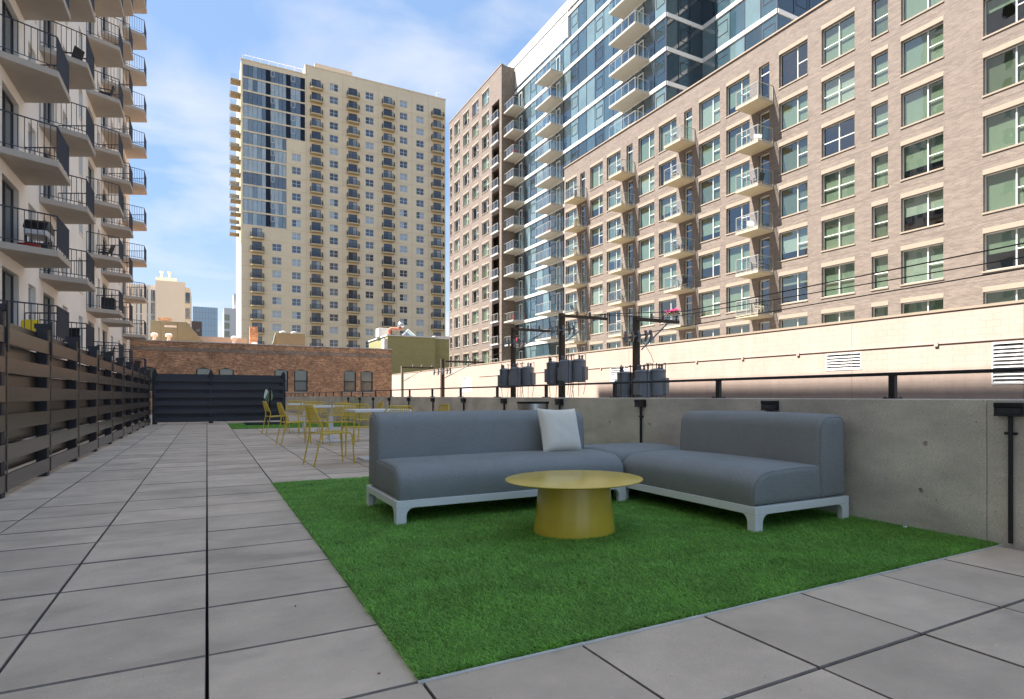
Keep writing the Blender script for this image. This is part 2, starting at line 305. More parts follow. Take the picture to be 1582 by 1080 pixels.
# ================================================================== THE SETTING: street, terrace
g = MB(); g.quad((-3000,-3000,-6),(3000,-3000,-6),(3000,5000,-6),(-3000,5000,-6))
tag(put('street_ground', g.mesh('street_ground', M_street)), kind='structure')
T = .61                                                    # paver pitch
PX = 4.30                                                  # inner face of the parapet
g = MB(); g.box(-2.2, PX+.02, -6, 46, -6, -.06)
terr = tag(put('terrace_floor', g.mesh('terrace_floor', M_sub)), kind='structure')
gx = .0085
M_edge = mat('paver_edge', srgb(130,120,110), rough=.95, var=.25, scale=14)
def paver(mb, x, y, z, x1=99.):
    a0, a1, b0, b1, c = x-T/2+gx/2, min(x+T/2-gx/2, x1), y-T/2+.005, y+T/2-.005, .0055
    ring = lambda d, zz: [(a0+d*.35, b0+d, zz), (a1-d*.35, b0+d, zz), (a1-d*.35, b1-d, zz), (a0+d*.35, b1-d, zz)]
    mb.add(ring(c, z), [(0,1,2,3)], 0)
    mb.add(ring(c, z)+ring(0, z-.006)+ring(0, z-.05), [(4+k, 4+(k+1)%4, (k+1)%4, k) for k in range(4)]+[(8+k, 8+(k+1)%4, 4+(k+1)%4, 4+k) for k in range(4)], 1)
tb = MB(); paver(tb, 0, 0, 0)
tile_me = tb.mesh('paver', [M_tile, M_edge])
tlo = MB(); JY = 2.68; cand = []
GR = (1*T-.004, PX, JY-T+.004, JY+8*T-.01)                 # near turf patch
GF = (1*T+.01, PX, 20.6, 24.7)                             # far turf patch
for i in range(-4, 8):
    for j in range(-14, 70):
        xc, yc = (i+.5)*T, JY+(j+.5)*T
        if xc > PX or xc < -2.15: continue
        if GR[0] < xc < GR[1] and GR[2] < yc < GR[3]: continue
        if GF[0] < xc < GF[1] and GF[2]+.2 < yc < GF[3]-.2: continue
        cand.append((math.hypot(xc, yc), xc, yc))
cand.sort()
def visible(x, y):
    d = y*math.cos(R(31))+x*math.sin(R(31))
    return d > .3 and -960 < 974*(x*math.cos(R(31))-y*math.sin(R(31)))/d < 740 and 974*.945/d < 520
n = 0
for d, xc, yc in cand:
    if n < 290 and visible(xc, yc) and -1.9 < xc < PX-.05:
        o = put('paver', tile_me, terr, (xc, yc, random.uniform(-.0015, .0015))); o.rotation_euler = (random.gauss(0, .0012), random.gauss(0, .0012), random.gauss(0, .0008)); n += 1
    else: paver(tlo, xc, yc, random.uniform(-.0015, .0015), PX)
tag(put('paving', tlo.mesh('paving', [M_tile, M_edge]), terr), kind='stuff')

# turf ---------------------------------------------------------------
def turf(name, x0, x1, y0, y1, dens, hgt, wid, mat_, label):
    base = MB(); base.box(x0, x1, y0, y1, -.05, .004)
    b = put(name+'_backing', base.mesh(name+'_backing', M_mat)); tag(b, kind='structure')
    n = int((x1-x0)*(y1-y0)*dens)
    # more blades near the viewer's side of the patch
    t = rng.random(n)**1.35; X = x0 + (x1-x0)*rng.random(n); Y = y0 + (y1-y0)*t
    clump = np.sin(X*9+np.sin(Y*7)*1.5)*np.sin(Y*8+np.sin(X*6)*2)
    h = hgt*(.75+.5*rng.random(n)+.06*clump)
    a = rng.random(n)*2*np.pi; lean = (.8+1.1*rng.random(n))*h
    la = 2.2+.3*clump+rng.normal(0, 1.2, n)
    lx, ly = np.cos(la)*lean, np.sin(la)*lean
    wx, wy = np.cos(a)*wid*.5*(.8+.5*rng.random(n)), np.sin(a)*wid*.5*(.8+.5*rng.random(n))
    z = np.zeros(n)
    v = np.stack([np.stack([X-wx, Y-wy, z], 1), np.stack([X+wx, Y+wy, z], 1),
                  np.stack([X-wx*.8+lx*.35, Y-wy*.8+ly*.35, h*.6], 1), np.stack([X+wx*.8+lx*.35, Y+wy*.8+ly*.35, h*.6], 1),
                  np.stack([X+lx, Y+ly, h*.95], 1)], 1).reshape(-1, 3)
    k = np.arange(n)*5
    tri = np.stack([k, k+1, k+3, k, k+3, k+2, k+2, k+3, k+4], 1).reshape(-1)
    me = bpy.data.meshes.new(name); me.vertices.add(len(v)); me.vertices.foreach_set('co', v.ravel())
    me.loops.add(len(tri)); me.loops.foreach_set('vertex_index', tri.astype(np.int32))
    me.polygons.add(len(tri)//3); me.polygons.foreach_set('loop_start', np.arange(0, len(tri), 3, dtype=np.int32))
    me.materials.append(mat_); me.update(); me.validate()
    o = put(name, me); tag(o, label, 'turf', kind='stuff'); return o
turf('artificial_turf', *GR, 21000, .023, .0042, M_turf, 'dark green artificial turf under the grey sofas')
turf('far_turf', *GF, 2500, .025, .008, M_turf2, 'bright green strip of turf before the dark end fence')
e = MB(); e.box(GR[0]-.01, GR[1], GR[2]-.012, GR[2]-.004, -.03, .006)
tag(put('edging_strip', e.mesh('edging_strip', M_alu)), 'thin pale metal edging along the near side of turf', 'edging')

# parapet -------------------------------------------------------------
par = thing('parapet_wall', 'long low grey concrete parapet along the right of the terrace', 'wall', (PX, 0, 0))
brk = [-6, 2.15, 12.3, 22.4, 32.5, 45]
PT = .925
for a, b in zip(brk[:-1], brk[1:]):
    q = MB(); q.box(0, .32, a+.0012, b-.0012, -.6, PT)
    me = q.mesh('wall_panel', M_conc, bevel=.008, seg=2)
    cut = MB()
    y = a+.42
    while y < min(b, 16):
        for z in (.27, .62):
            yy, zz = y+random.uniform(-.03, .03), z+random.uniform(-.01, .01)
            ring = lambda x, r: [(x, yy+r*math.cos(k*math.pi/6), zz+r*math.sin(k*math.pi/6)) for k in range(12)]
            vs_ = ring(-.02, .027)+ring(.026, .012)
            cut.add(vs_, [tuple(range(12)), tuple(range(12, 24))[::-1]]+[(k, 12+k, 12+(k+1) % 12, (k+1) % 12) for k in range(12)])
        y += .80
    o = put('wall_panel', me, par)
    if cut.v:
        cm = cut.mesh('c', M_conc, fix=True); co = put('c', cm, par)
        md = o.modifiers.new('b', 'BOOLEAN'); md.operation = 'DIFFERENCE'; md.solver = 'EXACT'; md.object = co
        dg = bpy.context.evaluated_depsgraph_get(); dg.update()
        nm = bpy.data.meshes.new_from_object(o.evaluated_get(dg)); o.modifiers.clear(); o.data = nm; nm.name = 'wall_panel'
        bpy.data.objects.remove(co)
rl = thing('guard_rail', 'low black steel guard rail on top of the concrete parapet', 'railing', (PX+.16, 0, PT))
q = MB(); q.box(-.025, .025, -5.5, 44.8, .175, .20); put('top_rail', q.mesh('top_rail', M_black, bevel=.005, seg=1), rl)
q = MB(); q.box(-.018, .018, -.025, .025, .008, .175); pm = q.mesh('post', M_black)
q = MB(); q.box(-.05, .05, -.05, .05, 0, .009)
for sx in (-.038, .038):
    for sy in (-.038, .038): q.lathe([(.006, .009), (.006, .016)], 6, (sx, sy, 0))
bpm = q.mesh('base_plate', M_black)
y = 1.0
while y < 44.5:
    p_ = put('post', pm, rl, (0, y, 0)); put('base_plate', bpm, p_); y += 1.9
ordw = ['first','second','third','fourth','fifth','sixth','seventh','eighth','ninth','tenth','eleventh','twelfth','thirteenth','fourteenth','fifteenth','sixteenth','seventeenth','eighteenth']
q = MB(); q.box(-.045, 0, -.085, .085, -.085, 0); q.box(-.052, -.045, -.085, .085, -.03, 0); q.box(-.052, -.045, -.085, .085, -.085, -.075)
hm = q.mesh('housing', M_black, bevel=.003, seg=1)
q = MB(); q.quad((-.047,-.07,-.07), (-.047,-.07,-.035), (-.047,.07,-.035), (-.047,.07,-.07)); lm = q.mesh('lens', M_lens)
q = MB(); q.tube([(-.016, 0, -.085), (-.016, 0, -.875)], .014, 8); cm_ = q.mesh('conduit', M_black, smooth=True)
q = MB(); q.box(-.022, 0, -.035, .035, -.20, -.185); clm = q.mesh('clip', M_black)
for k in range(18):
    y = 2.0+1.95*k
    if y > 24.5: break
    t = thing('step_light', 'black step light with conduit on the parapet, %s from the right' % ordw[k], 'light', (PX, y, PT-.02), 0, 'step lights along the parapet')
    h_ = put('housing', hm, t); put('lens', lm, h_); c_ = put('conduit', cm_, t); put('clip', clm, c_)

# fences ----------------------------------------------------------------
fr = [(1.44,1.59),(1.165,1.31),(.89,1.04),(.62,.77),(.345,.495),(.06,.215)]
bk = [(1.555,1.70),(1.29,1.455),(1.02,1.18),(.75,.905),(.48,.635),(.20,.36)]
def fence(posts, parent, mb_, mp_, L0, step):
    """local frame: x along the run, y = away from the terrace"""
    q = MB(); q.box(-.07, .07, .0, .10, -.02, 1.74); pme = q.mesh('post', mp_, bevel=.004, seg=1)
    q = MB(); q.box(-.03, .03, -.038, -.024, 1.36, 1.83); q.box(-.05, .05, -.024, .12, 1.74, 1.80); sm = q.mesh('post_cap', mp_)
    q = MB(); q.box(-.01, .01, -.030, -.0225, .05, 1.36); jm = q.mesh('joint_strip', mb_)
    for x in posts:
        p_ = put('post', pme, parent, (x, 0, 0)); put('post_cap', sm, p_); put('joint_strip', jm, p_)
    for a, b in zip(posts[:-1], posts[1:]):
        L = b-a-.006
        for (z0, z1), yy in [(v, -.022) for v in fr]+[(v, .102) for v in bk]:
            # boards bow slightly between posts
            q = MB(); ks = 6; bow = random.uniform(-.006, .012); sag = random.uniform(-.006, .004)
            vs_, fs_ = [], []
            for i in range(ks+1):
                f = i/ks; bb = bow*math.sin(math.pi*f); ss = sag*math.sin(math.pi*f)
                x = .003+L*f
                vs_ += [(x, yy+bb, z0+ss), (x, yy+bb+.02, z0+ss), (x, yy+bb+.02, z1+ss), (x, yy+bb, z1+ss)]
            for i in range(ks):
                o_ = i*4
                for j in range(4): fs_.append((o_+j, o_+(j+1) % 4, o_+4+(j+1) % 4, o_+4+j))
            fs_ += [(3,2,1,0), tuple(ks*4+j for j in range(4))]
            q.add(vs_, fs_); put('board', q.mesh('board', mb_, fix=True), parent, (a, 0, 0))
f1 = thing('side_fence', 'long bronze fence of overlapping horizontal metal boards on the left', 'fence', (-1.62, 2.0, 0), R(90))
fence([2.0+1.93*k-.06 for k in range(-1, 12)][0:13] and [1.93*k+.01 for k in range(0, 13)], f1, M_fence, M_post, 0, 1.93)
f2 = thing('end_fence', 'dark navy slatted metal fence closing the far end of the terrace', 'fence', (-1.5, 25.5, 0), 0)
fence([0.0, 1.62, 3.9], f2, M_fence2, M_post, 0, 1.93)
#@@FURN
# ================================================================== FURNITURE
def arc(cx, cz, rx, rz, a0, a1, n): return [(cx+rx*math.cos(R(a0+(a1-a0)*i/n)), cz+rz*math.sin(R(a0+(a1-a0)*i/n))) for i in range(n+1)]
def loft(prof, L, r, m, name, crown=.0, zbase=.18, nseg=7, dome=None):
    """closed profile (y,z) swept along x from 0 to L with softly rounded ends"""
    st = []
    for i in range(nseg+1):
        a = R(90*i/nseg); st.append((r*(1-math.cos(a)) if False else r-r*math.cos(R(90*i/nseg)), r-r*math.sin(R(90*i/nseg))))
    xs = [(x, ins) for x, ins in st] + [(r+(L-2*r)*k/14, 0) for k in range(1, 14)] + [(L-x, ins) for x, ins in st[::-1]]
    n = len(prof); nr = []
    for i in range(n):
        a, b = Vector(prof[i-1]), Vector(prof[(i+1) % n]); t = (b-a).normalized(); nr.append((-t.y, t.x))   # inward for ccw
    q = MB(); vs_ = []
    for x, ins in xs:
        f = min(1, max(0, x/L))
        for (y, z), (ny, nz) in zip(prof, nr):
            k = min(1, max(0, (z-zbase)/.12)); b = crown*math.sin(math.pi*f)**.6*k
            vs_.append((x, y+ny*ins, max(zbase, z+nz*ins)+b))
    fs_ = []
    for i in range(len(xs)-1):
        for j in range(n): fs_.append((i*n+j, i*n+(j+1) % n, (i+1)*n+(j+1) % n, (i+1)*n+j))
    fs_ += [tuple(range(n))[::-1], tuple(range((len(xs)-1)*n, len(xs)*n))]
    q.add(vs_, fs_); return q.mesh(name, m, smooth=True, fix=True)
def leg_mesh():
    # corner leg at the origin, running +x and +y, with filleted shoulders
    pr = [(0,0),(.075,0),(.075,.065)] + [(.075+.055*(1-math.cos(R(a))), .065+.06*math.sin(R(a))) for a in (15,30,45,60,75,90)] + [(0,.125)]
    q = MB(); q.prism(pr, 0, .045, 'y'); pr2 = [(a if a > 0 else .045, b) for a, b in pr]
    q.prism([(.0451 if a == 0 else a, b) for a, b in pr], 0, .045, 'x')
    return q.mesh('leg', M_white, bevel=.004, seg=2)
leg_me = leg_mesh()
def base(t, L, D):
    q = MB(); h0, h1 = .1252, .182; th = .045
    q.box(0, L, 0, th, h0, h1); q.box(0, L, D-th, D, h0, h1); q.box(0, th, th, D-th, h0, h1); q.box(L-th, L, th, D-th, h0, h1)
    put('frame', q.mesh('frame', M_white, bevel=.004, seg=2), t)
    for (x, y, sx, sy) in ((0,0,1,1),(L,0,-1,1),(0,D,1,-1),(L,D,-1,-1)):
        o = put('leg', leg_me, t, (x, y, 0)); o.scale = (sx, sy, 1)
def seat_prof(d):
    return [(.012,.183)] + [(d,.183)] + [(d,.425)] + [(.22+(d-.22)*(1-k/6), .425+.012*math.sin(math.pi*k/6)) for k in range(1,7)] + \
           [p for p in arc(.205,.30,.205,.128,92,180,10)] + [(-.004,.24)]
def back_prof(y0, y1):
    return [(y0,.183),(y1,.183),(y1+.004,.45),(y1,.72)] + arc(y1-.07,.725,.07,.075,5,90,6) + arc(y0+.12,.68,.12,.12,92,178,8) + [(y0-.012,.52)]
def sofa(name, label, L, loc, rz):
    t = thing(name, label, 'sofa', loc, rz); base(t, L, 1.0)
    put('seat_cushion', loft(seat_prof(.70), L-.02, .045, M_fab, 'seat_cushion', .012), t, (.01, 0, 0))
    put('back_cushion', loft(back_prof(.69, .985), L-.02, .055, M_fab, 'back_cushion', .012), t, (.01, 0, 0))
    for nm, pf, r_ in (('seat_cushion', seat_prof(.70), .045), ('back_cushion', back_prof(.69, .985), .055)):
        par_ = [c for c in t.children if c.name.startswith(nm)][0]; i_ = .29*r_; n_ = len(pf); pp = []
        for k in range(n_):
            a, b = Vector(pf[k-1]), Vector(pf[(k+1) % n_]); tt = (b-a).normalized(); pp.append((pf[k][0]-tt.y*i_, max(.185, pf[k][1]+tt.x*i_)))
        for x in (.29*r_, L-.02-.29*r_):
            q = MB(); q.tube([(x, y, z) for y, z in pp[1:]+pp[:1]], .0035, 5); put('piping', q.mesh('piping', M_pipe, smooth=True), par_)
    return t
M_pipe = mat('piping_fabric', srgb(124,127,127), rough=.95, spec=.2)
sofa('outdoor_sofa', 'long grey armless sofa with a cream pillow, facing the camera', 2.02, (1.175, 4.62, 0), 0)
sofa('outdoor_sofa', 'shorter grey armless sofa with its back to the concrete parapet', 1.66, (3.215, 4.76, 0), R(-90))
t = thing('corner_ottoman', 'square grey ottoman in the corner between the two sofas', 'ottoman', (3.215, 4.78, 0)); base(t, .98, .98)
pr = [(.012,.183),(.968,.183),(.975,.30)] + arc(.875,.315,.10,.11,0,88,7) + [(.5,.437)] + arc(.105,.315,.10,.11,92,180,7)
put('seat_cushion', loft(pr, .96, .07, M_fab, 'seat_cushion', .012), t, (.01, 0, 0))
# pillow
def pillow():
    n = 22; vs_, fs_ = [], []
    S = .212
    for side in (1, -1):
        for i in range(n+1):
            for j in range(n+1):
                u, v = 2*i/n-1, 2*j/n-1
                pin = 1-.10*(1-abs(u))*abs(v)**3*0
                ex = 1-.075*(1-v*v)*abs(u)**2; ez = 1-.075*(1-u*u)*abs(v)**2
                th = .078*max(0, (1-u**4)*(1-v**4))**.55
                wr = .004*math.sin(9*u+4*v)*math.sin(5*v-3*u)*(1-u*u)*(1-v*v)
                vs_.append((u*S*ex*pin, side*(th+wr), v*S*ez))
    K = (n+1)**2
    for i in range(n):
        for j in range(n):
            a = i*(n+1)+j; f = (a, a+1, a+n+2, a+n+1)
            fs_.append(f[::-1]); fs_.append(tuple(K+x for x in f))
    q = MB(); q.add(vs_, fs_); return q.mesh('throw_pillow', M_pil, smooth=True, fix=True)
po = put('throw_pillow', pillow(), None, (2.80, 5.13, .63), (R(-18), R(1), R(4)))
tag(po, 'square cream throw pillow leaning on the long grey sofa', 'pillow')
# coffee table
t = thing('coffee_table', 'round mustard metal coffee table with flared drum base on turf', 'table', (2.19, 3.80, 0))
q = MB(); q.lathe([(.284,.004),(.284,.012),(.27,.12),(.256,.26),(.250,.350)], 64); put('drum_base', q.mesh('drum_base', M_must, smooth=True), t)
q = MB(); q.lathe([(.255,.3505),(.44,.358),(.474,.366),(.478,.370),(.476,.3745),(.470,.376)], 96); put('table_top', q.mesh('table_top', M_must, smooth=True), t)
# dining tables
def dining(label, x, y, rz):
    t = thing('dining_table', label, 'table', (x, y, 0), rz, 'white dining tables')
    q = MB(); q.box(-.405,.405,-.405,.405,.7122,.748); put('table_top', q.mesh('table_top', M_tbl, bevel=.006, seg=2), t)
    q = MB(); q.box(-.045,.045,-.045,.045,.0302,.712); put('column', q.mesh('column', M_tbl, bevel=.006, seg=2), t)
    q = MB(); q.box(-.24,.24,-.24,.24,.004,.03); put('base_plate', q.mesh('base_plate', M_tbl, bevel=.006, seg=2), t)
TY = [9.75, 13.95, 18.05]
for y, l in zip(TY, ('nearest square white dining table, closest to the sofa', 'middle one of three square white dining tables', 'farthest square white dining table, nearest the hammock stand')):
    dining(l, 2.2, y, R(random.uniform(-4, 4)))
# chairs: local x = sideways, y = forwards
def chair():
    t = thing('metal_chair', '', 'chair')
    for sx in (-1, 1):
        q = MB(); q.tube([(sx*.225,-.285,0),(sx*.232,-.245,.20),(sx*.240,-.20,.42),(sx*.243,-.19,.50),(sx*.243,-.195,.55),(sx*.225,-.225,.64),(sx*.185,-.262,.76),(sx*.165,-.272,.795),(sx*.14,-.276,.81)], .0105, 8)
        put('back_leg', q.mesh('back_leg', M_yel, smooth=True), t)
        q = MB(); q.tube([(sx*.225,.255,0),(sx*.225,.235,.30),(sx*.224,.222,.40),(sx*.222,.205,.433),(sx*.220,.17,.448),(sx*.222,.0,.44),(sx*.236,-.195,.43)], .0105, 8)
        put('front_leg', q.mesh('front_leg', M_yel, smooth=True), t)
        q = MB(); q.tube([(sx*.225,-.28,.0),(sx*.225,-.284,-.004)], .013, 8)
    q = MB(); q.tube([(-.14,-.276,.81),(.14,-.276,.81)], .0105, 8); put('top_rail', q.mesh('top_rail', M_yel, smooth=True), t)
    # seat: perforated sheet as crossing bars, dished
    q = MB()
    def zs(x, y): return .452-.016*(1-(x/.22)**2)*(1-((y)/.22)**2) - (.02 if y > .19 else 0)
    for k in range(12):
        y = -.185+.37*k/11; q.box(-.212,.212,y-.0115,y+.0115,zs(0,y)-.003,zs(0,y)+.002)
    for k in range(9):
        x = -.20+.40*k/8; q.box(x-.009,x+.009,-.197,.197,zs(x,.15)-.009,zs(x,.15)-.005)
    q.tube([(-.205,.198,.446),(0,.206,.440),(.205,.198,.446)], .009, 6)
    put('seat', q.mesh('seat', M_yel), t)
    # backrest: perforated sheet following the tapered frame
    q = MB()
    def bw_(z): return .235-.115*max(0,(z-.55)/.25)**1.1 if z > .55 else .237
    def by(z): return -.197-.078*max(0,(z-.52)/.28)
    zz = [.575+.0225*k for k in range(11)]
    for z in zz:
        w_ = bw_(z)-.006; y = by(z)
        q.add([(-w_,y,z-.0055),(0,y-.022,z-.0055),(w_,y,z-.0055),(w_,y,z+.0055),(0,y-.022,z+.0055),(-w_,y,z+.0055),
               (-w_,y-.004,z-.0055),(0,y-.026,z-.0055),(w_,y-.004,z-.0055),(w_,y-.004,z+.0055),(0,y-.026,z+.0055),(-w_,y-.004,z+.0055)],
              [(0,1,4,5),(1,2,3,4),(7,6,11,10),(8,7,10,9),(5,4,10,11),(4,3,9,10),(1,0,6,7),(2,1,7,8)])
    for k in range(9):
        f = -1+2*k/8
        q.tube([(f*bw_(z)*.92, by(z)-.022*(1-abs(f))-.002, z) for z in (.57,.62,.68,.76,.80)], .0042, 4)
    put('backrest', q.mesh('backrest', M_yel), t)
    return t
ch0 = chair(); first = True
tn = ['the nearest dining table','the middle dining table','the farthest dining table']
side = [(-.72,-.42,-90+6,'yellow metal chair on the left of %s, beside the open paving'),(.76,-.02,90,'yellow metal chair on the parapet side of %s'),
        (-.02,-.96,0,'yellow metal chair on the camera side of %s, back turned'),(-.10,.98,180,'yellow metal chair on the far side of %s')]
for k, y in enumerate(TY):
    for dx_, dy_, rz, lb in side:
        c = ch0 if first else copy_tree(ch0); first = False
        c.location = (2.2+dx_+random.uniform(-.03,.03), y+dy_+random.uniform(-.03,.03), 0); c.rotation_euler = (0,0,R(rz+random.uniform(-6,6)))
        c['label'] = lb % tn[k]; c['group'] = 'yellow chairs at the dining tables'
# hammock stand on the far turf
t = thing('hammock_stand', 'black hammock stand with slung dark striped fabric on far turf', 'hammock', (1.72, 23.3, 0))
for y, n_ in ((-.55,'near'),(.55,'far')):
    q = MB(); q.tube([(-.68,y,.045),(.68,y,.045)], .022, 8); put('foot_bar', q.mesh('foot_bar', M_black, smooth=True), t)
    s_ = -1 if y < 0 else 1
    q = MB(); q.tube([(0,y,.05),(.01,y+s_*.10,.35),(.02,y+s_*.30,1.22)], .026, 8); put('upright', q.mesh('upright', M_black, smooth=True), t)
q = MB(); q.tube([(0,-.55,.05),(0,.55,.05)], .022, 8); put('spine', q.mesh('spine', M_black, smooth=True), t)
q = MB(); vs_, fs_ = [], []
M_ham = [mat('hammock_green', srgb(150,168,150), rough=.9), mat('hammock_pale', srgb(240,240,232), rough=.9)]
na, nb = 16, 10
for i in range(na+1):
    f = i/na; y = -.82+1.64*f; sag = .42*math.sin(math.pi*f)**.8; wd = .02+.10*math.sin(math.pi*f)**.6
    for j in range(nb+1): g_ = 2*j/nb-1; vs_.append((.02+wd*g_, y, 1.18-sag+.10*g_*g_*math.sin(math.pi*f)))
for i in range(na):
    for j in range(nb): a = i*(nb+1)+j; q.add([], []); fs_.append((a, a+1, a+nb+2, a+nb+1))
q.add(vs_, fs_); q.m = [j % 3 == 1 and 1 or 0 for i in range(na) for j in range(nb)]
me = q.mesh('sling', M_ham, smooth=True); o = put('sling', me, t); o.modifiers.new('s', 'SOLIDIFY').thickness = .006
# litter bin
t = thing('litter_bin', 'round stainless steel bin with dark rim behind the long sofa', 'bin', (3.93, 7.98, 0))
q = MB(); q.lathe([(.215,.02),(.215,.80)], 40); put('body', q.mesh('body', M_steel, smooth=True), t)
q = MB(); q.lathe([(.20,.0),(.20,.02)], 32); put('foot_ring', q.mesh('foot_ring', M_black), t)
q = MB(); q.lathe([(.222,.84),(.228,.85),(.228,.868),(.20,.87),(.14,.862)], 40, cap=False); put('rim', q.mesh('rim', M_black, smooth=True), t)
q = MB(); q.lathe([(.218,.8002),(.218,.84)], 40); put('band', q.mesh('band', M_steel, smooth=True), t)
q = MB()
for k in range(60):
    a = 2*math.pi*k/60
    for z in (.735,.755,.775): q.lathe([(.004,-.001),(.004,.001)], 5, (.2155*math.cos(a), .2155*math.sin(a), z))
put('perforation', q.mesh('perforation', M_black), t)
# little bits of litter
def scrap(label, loc, s, m, rz=0):
    q = MB(); n = 9
    vs_ = [(s*math.cos(2*math.pi*k/n)*random.uniform(.5,1), s*.7*math.sin(2*math.pi*k/n)*random.uniform(.5,1), random.uniform(0,.2)*s) for k in range(n)]
    vs2 = [(x*.8,y*.8,z+s*.35) for x,y,z in vs_]
    q.add(vs_+vs2, [tuple(range(n))[::-1], tuple(range(n,2*n))]+[(k,(k+1)%n,n+(k+1)%n,n+k) for k in range(n)])
    tag(put('litter_scrap', q.mesh('litter_scrap', m, fix=True), None, loc, (0,0,rz)), label, 'litter', 'bits of litter')
scrap('white scrap of paper on the turf beside the parapet', (4.17, 2.62, .03), .022, M_tbl)
scrap('small dark pebble on the paving left of the turf', (.34, 3.10, .001), .006, M_black)
scrap('small rusty pebble on the paving near the turf corner', (.50, 2.20, .001), .008, M_copper)
#@@BLD
# ================================================================== BUILDINGS
_cache = {}
def cached(key, fn):
    if key not in _cache: _cache[key] = fn()
    return _cache[key]
def frame_mesh(w, h, vx=(), hz=(), t=.055, d=.07, m=None, name='window'):
    """frame, origin bottom centre, outside -y; vx = mullion positions; hz = (x0, x1, z) transoms"""
    def f():
        q = MB(); a = w/2
        q.box(-a, a, 0, d, 0, t); q.box(-a, a, 0, d, h-t, h); q.box(-a, -a+t, 0, d, t, h-t); q.box(a-t, a, 0, d, t, h-t)
        for x in vx: q.box(x-t*.55, x+t*.55, -.004, d-.004, t, h-t)
        for x0, x1, z in hz: q.box(x0, x1, .002, d-.002, z-t*.45, z+t*.45)
        return q.mesh(name, m or M_twin)
    return cached(('fr', w, h, tuple(vx), tuple(hz), t, m.name if m else ''), f)
def pane_mesh(w, h, m, name='pane'):
    def f():
        q = MB(); q.quad((-w/2,0,0), (w/2,0,0), (w/2,0,h), (-w/2,0,h)); return q.mesh(name, m)
    return cached(('pn', round(w,3), round(h,3), m.name), f)
def box_mesh(name, x0, x1, y0, y1, z0, z1, m, bevel=0):
    def f(): q = MB(); q.box(x0,x1,y0,y1,z0,z1); return q.mesh(name, m, bevel=bevel, seg=1)
    return cached(('bx', name, round(x0,3),round(x1,3),round(y0,3),round(y1,3),round(z0,3),round(z1,3), m.name), f)

# ---- left: cream balcony block ---------------------------------------------------
BL = thing('balcony_block', 'cream apartment block with stacked angled balconies behind the side fence', 'building', (-5.2, -14, 0), R(90))
yc = [25.9, 31.4, 41.7, 46.9, 57.2]; wins = [28.65, 34.6, 38.5, 44.3, 50.2, 54.0]
fl = [5.21+.2+2.75*k for k in range(-3, 16)]             # slab tops
XT = 58.0; HT, HL = 46.3, 33.6
opsT, opsL = [], []
doors = []; wn = []
for c in yc:
    x = c+14
    for z in fl:
        (opsT if x < XT else opsL)
        top = HT if x < XT else HL
        if z+2.3 < top:
            (opsT if x < XT else opsL).append((x-1.0, x+.95, z+.04, z+2.16)); doors.append((x-.025, z+.04))
for c in wins:
    x = c+14
    for z in fl:
        top = HT if x < XT else HL
        if z+2.3 < top:
            (opsT if x < XT else opsL).append((x-.55, x+.55, z+.55, z+2.12)); wn.append((x, z+.55))
q = MB(); facade(q, XT, -6, HT, opsT, .22); shell(q, XT, 17, -6, HT); put('wall', q.mesh('wall', M_cream), BL)
q = MB(); facade(q, 75-XT-.01, -6, HL, opsL, .22, x0=XT+.01); shell(q, 75-XT-.01, 17, -6, HL, x0=XT+.01); put('wall', q.mesh('wall', M_cream), BL)
dfm = frame_mesh(1.95, 2.12, (0.0,), (), .06, .06, M_bronze, 'door'); wfm = frame_mesh(1.1, 1.57, (), ((-.55,.55,.6),), .05, .06, M_twin)
dpm = pane_mesh(1.83, 2.0, M_glassd); wpm = pane_mesh(1.0, 1.47, M_glassl); smm = box_mesh('sill', -.6, .6, -.17, .0, -.06, 0, M_cream)
for x, z in doors:
    if -1 < z < 33:
        d_ = put('door', dfm, BL, (x, .13, z)); put('pane', dpm, d_, (0, .03, .06))
for x, z in wn:
    if -1 < z < 33:
        d_ = put('window', wfm, BL, (x, .13, z)); put('pane', wpm, d_, (0, .03, .05)); put('sill', smm, d_)
# balcony: local x along the wall, outwards -y; trapezoid plan
bp = [(-1.72, 0), (-1.0, -1.3), (1.0, -1.3), (1.72, 0)]
q = MB(); q.prism(bp, -.2, 0, 'z'); slab_me = q.mesh('balcony', M_slab, bevel=.012, seg=1)
q = MB(); pts = [(-1.66, -.02), (-.965, -1.255), (.965, -1.255), (1.66, -.02)]
for a, b in zip(pts[:-1], pts[1:]):
    q.tube([(a[0], a[1], 1.05), (b[0], b[1], 1.05)], .022, 6); q.tube([(a[0], a[1], .12), (b[0], b[1], .12)], .014, 6)
    L = math.hypot(b[0]-a[0], b[1]-a[1]); nb = max(2, int(L/.145)) if abs(a[1]-b[1]) > .1 else int(L/.105)
    for k in range(nb+1):
        f = k/nb; x, y = a[0]+(b[0]-a[0])*f, a[1]+(b[1]-a[1])*f
        s_ = .016 if abs(a[1]-b[1]) < .1 else .009
        q.box(x-s_, x+s_, y-.009, y+.009, .0 if k in (0, nb) else .12, 1.05)
rail_me = q.mesh('railing', M_rail)
for c in yc:
    for z in fl:
        if z+2 < (HT if c < 44 else HL) and z < 33:
            b_ = put('balcony', slab_me, BL, (c+14, 0, z)); put('railing', rail_me, b_)
